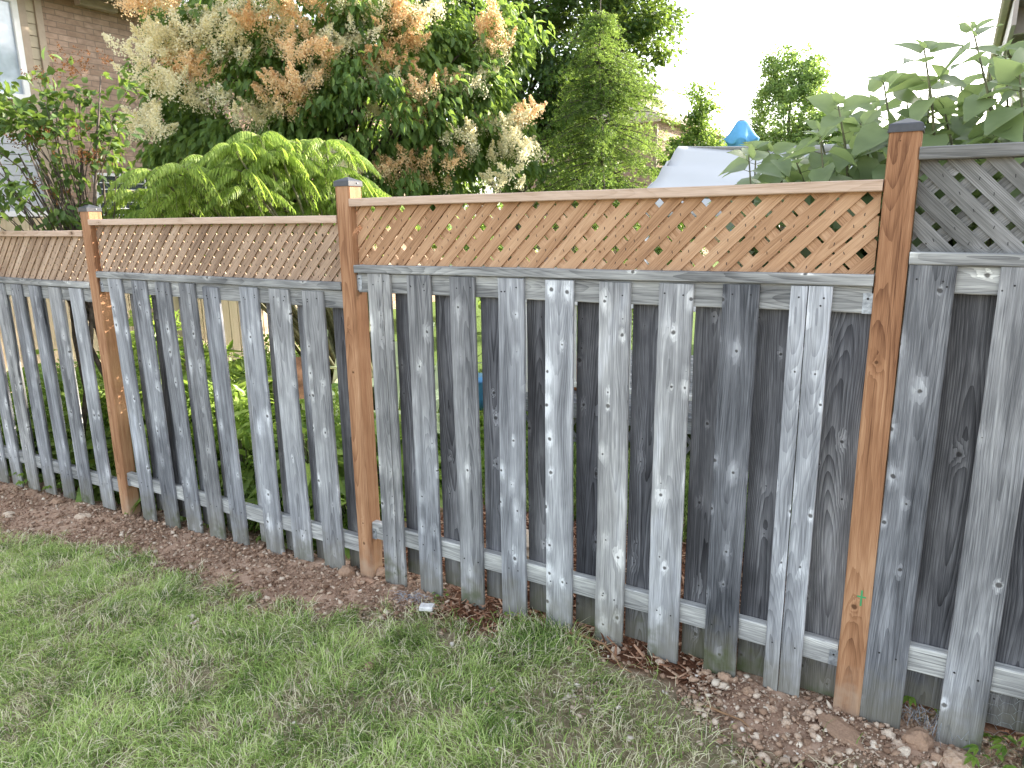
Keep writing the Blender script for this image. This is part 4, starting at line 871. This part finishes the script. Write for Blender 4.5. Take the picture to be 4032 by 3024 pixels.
# low plants behind the fence: hostas, ferns, weeds
def hosta(x, y, s, label, mat=ML_hosta, nl=26, wide=.62, tall=.5):
    z = float(gz(x, y)); t = empty('hosta', (x, y, z), label, 'plant', 'leafy plants behind the left panels')
    a = rng.uniform(0, 6.28, nl); rr = rng.random(nl)**.6; L = s*(.32+.2*rng.random(nl)); h = s*(tall*(1.15-.75*rr)+.1*rng.random(nl))
    P = np.stack([x+np.cos(a)*rr*s*.28, y+np.sin(a)*rr*s*.28, z+h], -1)
    D = np.stack([np.cos(a), np.sin(a), .55-1.0*rr], -1); N = np.stack([-np.cos(a)*.4, -np.sin(a)*.4, np.ones(nl)], -1)+rng.normal(size=(nl, 3))*.2
    V, F = leaves(P, D, N, L, L*wide, T_HEART, 1.3)
    link('leaves', np_mesh('leaves', V, F, rep(np.clip(.3+.6*rng.random(nl), 0, 1), T_HEART), smooth=True), mat, t)
    mb = MB()
    for p in P: mb.tube([(x, y, z-.02), ((x+p[0])/2, (y+p[1])/2, z+(p[2]-z)*.6), tuple(p)], .004, 4)
    mb.obj('stalks', M_stem, t, True)
desc = ['bright broad-leaved', 'pale green broad-leaved', 'dense leafy', 'low leafy', 'tall leafy']
pl = [(-6.9, .55, .8), (-6.35, .45, .75), (-5.95, .6, .7), (-5.3, .4, .8), (-4.95, .7, .9), (-4.5, .45, .85), (-4.15, .85, 1.0), (-3.9, .4, .7), (-3.65, .8, .9), (-3.35, .45, .7), (-3.1, .85, .9), (-2.95, .4, .55), (-4.75, 1.05, 1.0), (-3.75, 1.0, .8), (-5.4, 1.1, 1.1), (-6.1, 1.2, 1.0), (-6.8, 1.4, 1.1), (-7.6, .9, 1.0), (-5.0, 1.9, 1.2), (-7.3, 2.0, 1.2)]
where = ['behind the left edge boards', 'behind the sixth board left of the far left post', 'behind the leftmost panel, middle', 'just left of the far left post', 'just right of the far left post', 'behind the first board of the second panel', 'farther back behind the second panel', 'behind the third gap of the second panel', 'behind the fourth board of the second panel', 'behind the fifth gap of the second panel', 'behind the sixth board of the second panel', 'next to the post left of the middle panel',
         'in the back row behind the second board', 'in the back row behind the fifth board', 'in the back row by the sumac stems', 'in the back row of the left panel', 'in the back row near the left edge', 'at the far left by the beige fence', 'under the sumac', 'at the foot of the beige fence']
for i, ((x, y, s), wh) in enumerate(zip(pl, where)):
    hosta(x, y, s*.85, desc[i % 5]+' plant '+wh, nl=34 if s > .85 else 28, wide=[.6, .7, .38, .5, .3][i % 5], tall=[.5, .45, .7, .4, .85][i % 5])
# weeds and groundcover mass behind the left panels
def cover():
    n = 30000; x = rng.uniform(-7.6, -2.75, n); y = .13+rng.random(n)**1.1*2.4; h = (.05+.62*rng.random(n)**1.1*(1+.5*vnoise(x, y, 1.8, 3.0)))*np.clip((y-.05)/.4, .2, 1)*np.clip((-2.9-x)/.5, .3, 1)*np.where((x > -4.9) & (y > 1.05), .35, 1.0)
    V, F = leaves(np.stack([x, y, gz(x, y)+h], -1), rdir(n)+np.array([0, 0, -.1]), rdir(n)*.6+np.array([0, 0, 1.]), .06+.07*rng.random(n), .03+.03*rng.random(n), T_MED)
    tag(link('ground_cover', np_mesh('ground_cover', V, F, rep(rng.random(n), T_MED)), ML_hosta), 'mixed green ground cover growing behind the left panels', 'ground cover', kind='stuff')
cover()

# ---------------------------------------------------------------- neighbour's garden things
can = empty('canopy_tent', (-1.2, 4.1, -.1), 'pale grey fabric canopy roof showing above the middle panel', 'canopy')
def tarp():
    # hip roof of fabric with sag; eaves z 2.0, ridge z 2.35
    A = [(-2.16, 3.02, 1.96), (.9, 3.02, 1.96), (.9, 5.4, 1.96), (-2.16, 5.4, 1.96)]; B = [(-2.05, 3.53, 2.35), (.7, 3.55, 2.30), (.7, 4.5, 2.05), (-1.98, 4.5, 2.05)]
    V = []; F = []
    def quad(p0, p1, p2, p3, nu=28, nv=9):
        s = len(V)
        for j in range(nv+1):
            for i in range(nu+1):
                u, v = i/nu, j/nv; p = (Vector(p0)*(1-u)+Vector(p1)*u)*(1-v)+(Vector(p3)*(1-u)+Vector(p2)*u)*v
                sag = .10*math.sin(math.pi*u)*(.35+.65*v)+.02*math.sin(math.pi*v)
                wr = (.020*math.sin(u*5+v*15)+.012*math.sin(u*9-v*23+2))*math.sin(math.pi*v)+.010*mnoise.noise(Vector((u*5, v*9, p0[0])))
                V.append((p.x, p.y, p.z-sag+wr))
        for j in range(nv):
            for i in range(nu): a = s+j*(nu+1)+i; F.append((a, a+1, a+nu+2, a+nu+1))
    for i in range(4): quad(A[i], A[(i+1) % 4], B[(i+1) % 4], B[i])
    quad(B[0], B[1], B[2], B[3])
    for i in range(4):
        a, b = A[i], A[(i+1) % 4]; quad((a[0], a[1], a[2]-.16), (b[0], b[1], b[2]-.16), b, a, 28, 2)
    me = bpy.data.meshes.new('tarp'); me.from_pydata(V, [], F); me.polygons.foreach_set('use_smooth', [True]*len(F))
    t = NT('grey_white_tarp'); n = t.noise(t.n('TexCoord').outputs['Object'], 2.0, 3.0)
    m = t.finish(t.bsdf(t.mix(n, (0.47, 0.475, 0.48), (0.57, 0.575, 0.58)), 0.55, 0, 0.3))
    o = link('fabric_roof', me, m, can); sm = o.modifiers.new('thick', 'SOLIDIFY'); sm.thickness = .004
tarp()
for x, y in ((-2.13, 3.05), (.87, 3.05), (.87, 5.37), (-2.13, 5.37)):
    part('leg', M_white, can, lambda m: m.box((x-.02, y-.02, -.1), (x+.02, y+.02, 1.9), bev=.003))
par = empty('parasol', (-2.43, 7.08, -.1), 'closed blue parasol with drooping canvas cover above the canopy', 'parasol')
def parasol(m):
    prof = [(.0, 2.925), (.065, 2.915), (.08, 2.89), (.13, 2.80), (.165, 2.74), (.195, 2.68), (.190, 2.665), (.15, 2.64), (.145, 2.5), (.12, 2.2), (.07, 1.7), (.05, 1.2)]
    n = 32; rows = []
    for k, (r, z) in enumerate(prof):
        row = []
        for i in range(n):
            a = 2*math.pi*i/n; f = 1+(.16*math.cos(a*5) if k >= 3 else 0)*(min(k, 6)/6); zz = z+(.035*math.cos(a*5+.6) if k in (5, 6) else 0)
            row.append(m.vert((-2.43+r*f*math.cos(a), 7.08+r*f*math.sin(a), zz)))
        rows.append(row)
    for a, b in zip(rows[:-1], rows[1:]):
        for i in range(n): m.face((a[i], a[(i+1) % n], b[(i+1) % n], b[i]))
part('canvas', M_blue, par, parasol, True)
part('cap', M_gutter, par, lambda m: m.tube([(-2.43, 7.08, 2.915), (-2.43, 7.08, 2.94)], [.06, .03], 16)); part('pole', M_white, par, lambda m: m.tube([(-2.43, 7.08, -.1), (-2.43, 7.08, 2.8)], .02, 10))
part('base', M_gutter, par, lambda m: m.tube([(-2.43, 7.08, -.15), (-2.43, 7.08, -.06)], [.25, .22], 20))

def chair(loc, rz, label):
    t = empty('garden_chair', loc, label, 'chair', 'pale green slatted garden chairs behind the fence')
    Rm = Matrix.Rotation(rz, 3, 'Z'); L0 = Vector(loc)
    def P(v): return L0+Rm@Vector(v)
    def bar(m, a, b, w, d, upv=(0, 0, 1)):
        a, b = P(a), P(b); ax = (b-a).normalized(); uw = ax.cross(Rm@Vector(upv)).normalized(); m.plank(a, ax, uw, ax.cross(uw), (b-a).length, w, d, 0, 0, 0, 1, .003)
    part('backrest', M_green, t, lambda m: [bar(m, (sx*.095, .28-.0, .30), (sx*.12, .56, .98-.03*abs(sx)**2), .075, .018, (0, 1, .4)) for sx in (-2.4, -1.2, 0, 1.2, 2.4)])
    part('back_rail', M_green, t, lambda m: bar(m, (-.28, .46, .62), (.28, .46, .62), .07, .02))
    part('seat', M_green, t, lambda m: [bar(m, (-.27, -.22+i*.1, .37-.025*i), (.27, -.22+i*.1, .37-.025*i), .02, .085) for i in range(6)])
    for sx in (-1, 1):
        part('leg', M_green, t, lambda m: bar(m, (sx*.29, -.24, 0), (sx*.29, -.24, .52), .03, .09, (0, 1, 0)))
        part('leg', M_green, t, lambda m: bar(m, (sx*.26, -.2, .33), (sx*.26, .58, .02), .03, .09))
        part('armrest', M_green, t, lambda m: bar(m, (sx*.33, -.32, .55), (sx*.33, .45, .55), .11, .02, (0, 0, 1)))
    return t, P
c1, P1_ = chair((-4.38, 1.35, -.06), R(35), 'pale green slatted chair with patterned cushion seen through the second panel')
part('cushion', M_cush, c1, lambda m: m.plank(P1_((0, .12, .42)), Matrix.Rotation(R(35), 3, 'Z')@Vector((0, .25, .9)).normalized(), Matrix.Rotation(R(35), 3, 'Z')@Vector((1, 0, 0)), Matrix.Rotation(R(35), 3, 'Z')@Vector((0, .9, -.25)).normalized(), .35, .4, .09, 0, 0, 0, 3, .03))
c2, P2_ = chair((-3.5, 1.62, -.02), R(15), 'pale green slatted chair just right of the post left of the middle panel')
# raised deck with white railing
dk = empty('deck', (-1.7, 3.8, 0), 'old grey deck with white railing seen through gaps of the middle panel', 'deck')
def df(m):
    for i in range(16): m.plank((-3.05, 2.72+i*.145, .315), XA, YA, ZA, 3.4, .138, .025, 300+i, 0, .002, 2, .002)
part('deck_floor', M_deckw, dk, df)
part('fascia', M_deckw, dk, lambda m: m.plank((-3.05, 2.63, .24), XA, ZA, YA, 3.4, .13, .03, 330, 0, .002, 2, .002))
def skirt(m):
    for s in (1, -1):
        for i in range(26): 
            x = -3.0+i*.13; m.plank((x, 2.665+(.008 if s > 0 else 0), -.1), Vector((s*.6, 0, .8)).normalized(), Vector((.8, 0, -s*.6)), YA, .36, .03, .006, 0, 0, 0, 1, 0)
part('lattice_skirt', M_deckw, dk, skirt)
for x in (-3.02, -2.33, -1.55, -.75, .1): part('railing_post', M_white, dk, lambda m: m.box((x-.03, 2.66, .33), (x+.03, 2.72, 1.22), bev=.004))
part('handrail', M_white, dk, lambda m: m.box((-3.1, 2.64, 1.10), (.2, 2.74, 1.14), bev=.004)); part('bottom_rail', M_white, dk, lambda m: m.box((-3.1, 2.665, .42), (.2, 2.71, .46), bev=.004))
for i in range(26): part('baluster', M_white, dk, lambda m: m.box((-2.95+i*.118, 2.68, .46), (-2.925+i*.118, 2.705, 1.10)))
pot = empty('flower_pot', (-2.62, 3.0, .33), 'terracotta flower pot standing on the deck', 'pot')
part('pot_body', M_terra, pot, lambda m: (m.tube([(-2.62, 3.0, .33), (-2.62, 3.0, .58)], [.11, .15], 20), m.tube([(-2.62, 3.0, .55), (-2.62, 3.0, .60)], [.17, .17], 20)), True)
V, F, T_, _ = crown([(-2.62, 3.0, .78, .16, .16, .15)], 14, 14, .07, .07, .04, T_MED); cloud_obj('flowers', (V, F, T_), ML_weed, pot)
bk = empty('bucket', (-3.97, 3.39, -.1), 'small blue plastic pail glimpsed through the middle panel', 'bucket')
part('pail', M_bluep, bk, lambda m: m.tube([(-3.97, 3.39, -.1), (-3.97, 3.39, .05), (-3.97, 3.39, .2), (-3.97, 3.39, .22)], [.16, .19, .21, .225], 20), True)
part('handle', M_zinc, bk, lambda m: m.tube([(-3.97+.21*math.cos(a), 3.39, .2+.17*math.sin(a)) for a in np.linspace(0, 3.14, 9)], .004, 5))

# ---------------------------------------------------------------- small things on the ground
def stone(x, y, r, label, flat=.7, tone=.55, rot=0.0, el=1.0, group='clay lumps at the fence foot'):
    import bmesh
    bm = bmesh.new(); bmesh.ops.create_icosphere(bm, subdivisions=3, radius=1.0); sd = random.uniform(0, 99)
    for v in bm.verts:
        p = v.co.normalized(); k = 1+.38*mnoise.noise(p*1.3+Vector((sd, 0, 0)))+.20*mnoise.noise(p*3.2+Vector((0, sd, 0)))+.09*mnoise.noise(p*8+Vector((0, 0, sd)))
        q = Vector((round(p.x*k*3.0)/3.0*.35+p.x*k*.65, round(p.y*k*3.0)/3.0*.35+p.y*k*.65, p.z*k)); v.co = Vector((q.x*r*el, q.y*r, q.z*r*flat))
    me = bpy.data.meshes.new('rock'); bm.to_mesh(me); bm.free()
    a = me.attributes.new('tone', 'FLOAT', 'POINT'); a.data.foreach_set('value', np.full(len(me.vertices), tone, dtype=np.float32))
    me.materials.append(M_clod)
    o = bpy.data.objects.new('soil_rock', me); COL.objects.link(o); o.location = (x, y, float(gz(x, y))+r*flat*.45+.006); o.rotation_euler = (random.uniform(-.2, .2), random.uniform(-.25, .25), rot)
    return tag(o, label, 'rock', group)
stone(-.165, -.125, .046, 'large flat brown slab of clay in front of the tallest post', .42, .40, -.7, 2.1)
stone(.068, -.045, .048, 'big rounded brown clay lump left of the last board', .75, .42)
stone(.185, -.085, .042, 'tan crumbly clump at the foot of the last board, bottom right', .75, .62)
stone(-.02, -.05, .020, 'pale squarish stone in front of the board right of the tallest post', .7, .85, .4)
stone(.012, -.085, .018, 'small tan stone right of the flat slab', .7, .72)
stone(.13, -.10, .024, 'brown lump between the two biggest clods at bottom right', .7, .5)
stone(-.27, -.085, .022, 'pale lump left of the flat slab', .7, .68)
stone(-.60, -.015, .026, 'crumbly clod against the eighth board of the middle panel', .8, .55)
stone(-.645, -.04, .018, 'small clod left of the crumbly one by the eighth board', .7, .62)
stone(-.40, -.12, .020, 'tan clod in the gravel in front of the ninth board', .7, .6)
stone(-2.585, -.03, .040, 'brown clod left of the post at the middle panel', .9, .45)
stone(-2.42, .05, .034, 'brown clod between that post and the split board', .8, .45)
stone(-4.86, -.16, .036, 'pale angular stone lying in the clay left of the far left post', .7, .75, .5, 1.4)
stone(-4.62, -.12, .030, 'clod at the foot of the far left post', .7, .5)
stone(-5.35, -.08, .045, 'brown clay lump beside the third board left of the far left post', .7, .45)
stone(-5.75, -.05, .042, 'rusty clay lump between two left boards', .6, .42)
stone(-5.9, -.30, .036, 'pale stone in the clay near the left edge', .6, .75)
stone(-5.45, -.35, .033, 'flat pale stone in the clay near the left edge, lower one', .5, .8)
stone(-1.05, -.04, .020, 'tan stone by the root beside the sixth board', .7, .8)
stone(-.86, -.03, .018, 'tan stone at the seventh board of the middle panel', .7, .7)
stone(-1.90, -.62, .022, 'brown crumb alone in the grass, middle left', .7, .4, group='clay lumps in the lawn')
stone(-1.75, .62, .10, 'pale rough edging stone behind the middle panel', .7, .9, .2, 1.5, 'edging stones in the mulch')
stone(-1.95, .70, .09, 'second pale edging stone behind the middle panel', .7, .85, .1, 1.3, 'edging stones in the mulch')
fb = MB(); fb.plank((-1.985, -.17, .012), Vector((.9, .3, .05)).normalized(), Vector((-.3, .9, 0)).normalized(), ZA, .065, .045, .022, 0, 0, 0, 3, .004, rag=.006)
tag(fb.obj('foam_scrap', M_foam), 'scrap of pale white foam block on the soil below the second middle board', 'scrap')
def wiretangle(x0, x1, y0, y1, h, label, n=26):
    mb = MB()
    for k in range(n):
        x = random.uniform(x0, x1); y = random.uniform(y0, y1); pts = []; a = random.uniform(0, 6.28)
        for i in range(7):
            pts.append((x, y, float(gz(x, y))+.012+h*random.random())); a += random.uniform(-1.2, 1.2); x += .018*math.cos(a); y += .012*math.sin(a)
        mb.tube(pts, .0008, 4)
    return tag(mb.obj('wire_mesh', M_zinc), label, 'wire')
wiretangle(-2.17, -2.02, -.13, -.06, .02, 'crumpled grey wire mesh lying on the clay by the second middle board')
wiretangle(.03, .16, .0, .08, .09, 'tangled grey chicken wire behind the boards at bottom right', 22)
def hexwire():
    mb = MB(); 
    for i in range(7):
        for j in range(7):
            cx = .27+i*.042; cz = -.02+j*.037+(.018 if i % 2 else 0)
            pts = [(cx+.024*math.cos(a), .05+.004*math.sin(i+j), cz+.021*math.sin(a)) for a in np.linspace(0, 2*math.pi, 7)]
            mb.tube(pts[:4], .0006, 3)
    return tag(mb.obj('wire_mesh', M_zinc), 'hexagonal chicken wire standing right of the last board', 'wire')
hexwire()
def root(pts, r, label):
    mb = MB(); mb.tube([(x, y, float(gz(x, y))+z) for x, y, z in pts], [r*(1-.6*i/len(pts)) for i in range(len(pts))], 6)
    return tag(mb.obj('root_piece', dirtmat('pale_root', (.3, .18, .1), (.45, .30, .19), (.6, .45, .3)), None, True), label, 'root', 'dry roots on the soil')
root([(-1.30, -.02, .02), (-1.20, -.03, .03), (-1.10, -.05, .035), (-1.03, -.10, .03), (-.98, -.16, .028), (-.93, -.16, .02)], .006, 'pale curved root lying on the mulch in front of the sixth board')
root([(-.62, -.22, .02), (-.55, -.24, .025), (-.48, -.24, .02), (-.43, -.28, .02)], .005, 'thin brown root in the dry grass right of centre')
def litter(x, y, a, s, label):
    z = float(gz(x, y))+.035
    V, F = leaves(np.array([(x, y, z)]), np.array([(math.cos(a), math.sin(a), .15)]), np.array([(.1, -.2, 1.)]), s, s*.5, T_HEART)
    tag(link('fallen_leaf', np_mesh('fallen_leaf', V, F, np.full(len(V), .6)), ML_dry), label, 'leaf', 'fallen leaves on the lawn')
litter(-1.62, -.56, 1.0, .05, 'yellow green fallen leaf on the lawn below the third middle board')
litter(-1.27, -.60, -.6, .045, 'pale fallen leaf beside the white crumbs in the lawn')
litter(-1.93, -.98, .4, .045, 'brown fallen leaf near the bare hole in the lawn')
litter(-2.2, -.95, 1.9, .03, 'small tan fallen leaf at lower left of the lawn')
def weed(x, y, s, n, label, lobed=True, z0=0.0):
    z = float(gz(x, y))+z0; t = empty('weed', (x, y, z), label, 'weed', 'green weeds at the fence foot'); mb = MB(); P = []; D = []; N = []; L = []
    for k in range(n):
        a = k*2.4+random.random(); r = s*random.uniform(.25, 1.0); h = s*random.uniform(.4, 1.1); tip = Vector((x+math.cos(a)*r, y+math.sin(a)*r*.6, z+h))
        mb.tube([(x, y, z-.01), ((x+tip.x)/2, (y+tip.y)/2, z+h*.75), tuple(tip)], .0011, 4)
        for q in ((-1.2, -.65, 0, .65, 1.2) if lobed else (0,)):
            P.append(tip); D.append((math.cos(a+q), math.sin(a+q), -.25-.1*abs(q))); N.append((random.uniform(-.2, .2), random.uniform(-.4, 0), 1)); L.append(s*.38*(1-.2*abs(q)))
    L = np.array(L); V, F = leaves(np.array([tuple(p) for p in P]), np.array(D), np.array(N), L, L*(.42 if lobed else .6), T_MED)
    link('leaves', np_mesh('leaves', V, F, rep(rng.random(len(L)), T_MED)), ML_weed, t); mb.obj('stalks', M_stem, t)
weed(.29, -.03, 0.128, 7, 'bright lobed weed right of the last board, bottom right corner')
weed(.40, -.0, 0.135, 9, 'bright lobed weed at the right edge of the photo')
weed(.235, -.09, 0.075, 4, 'small lobed weed in front of the last board')
weed(.075, .10, 0.135, 5, 'lobed weed in the gap right of the tallest post')
weed(-1.60, -.07, .06, 9, 'leafy weed in the mulch below the third middle board', False)
weed(-1.47, -.06, .05, 7, 'small weed in the mulch below the fourth middle board', False)
weed(-1.98, -.02, .05, 4, 'pale lobed seedling beside the foam scrap')
weed(-1.72, -.16, .05, 8, 'dark leafy weed at the lawn edge below the third middle board', False)
weed(-5.95, .03, .14, 12, 'dark leafy weed climbing the left boards')
weed(-5.6, .05, .12, 10, 'dark leafy weed behind the third board from the far left post')

tree('added_shade_tree', (2.4, 5.3, -.1), 'unseen leafy tree added beyond the right edge to shade the middle of the fence', 'tree', [(2.4, 5.3, 3.0, 1.15, 1.15, 1.5), (1.9, 4.6, 2.4, .8, .8, .9)], 260, 55, .26, .12, .09, ML_pear, .1, (2.4, 5.3, 3.6), 24, droop=.4)  # unseen tree, added to keep the low sun off the fence posts

tree('added_shade_plant', (-4.46, .26, -.14), 'tall leafy stem plant added close behind the first board to shade the far left post', 'plant', [(-4.47, .25, .45, .08, .12, .45), (-4.46, .27, 1.05, .08, .11, .38)], 60, 20, .06, .075, .03, ML_hosta, .012, (-4.46, .26, 1.2), 20, droop=.2, inner=.0, group='leafy plants behind the left panels')  # plant added here to block sun from the side of the left post

for i, (x, y, r, tn, lb) in enumerate([(.03, -.12, .022, .9, 'whitish stone in front of the board right of the tallest post'), (.10, -.15, .020, .75, 'pale stone below the big rounded clay lump'), (-.06, -.14, .016, .95, 'small white stone right beside the flat slab'), (-.34, -.17, .018, .7, 'lone tan stone in the dusty ground left of the tallest post'), (-.50, -.06, .022, .5, 'brown clod between the eighth and ninth boards of the middle panel'), (-.23, -.20, .015, 1.0, 'tiny white stone in the gravel below the tallest post'), (.14, -.19, .024, .6, 'tan clod nearest the camera at bottom right')]):
    stone(x, y, r, lb, .75, tn, i)
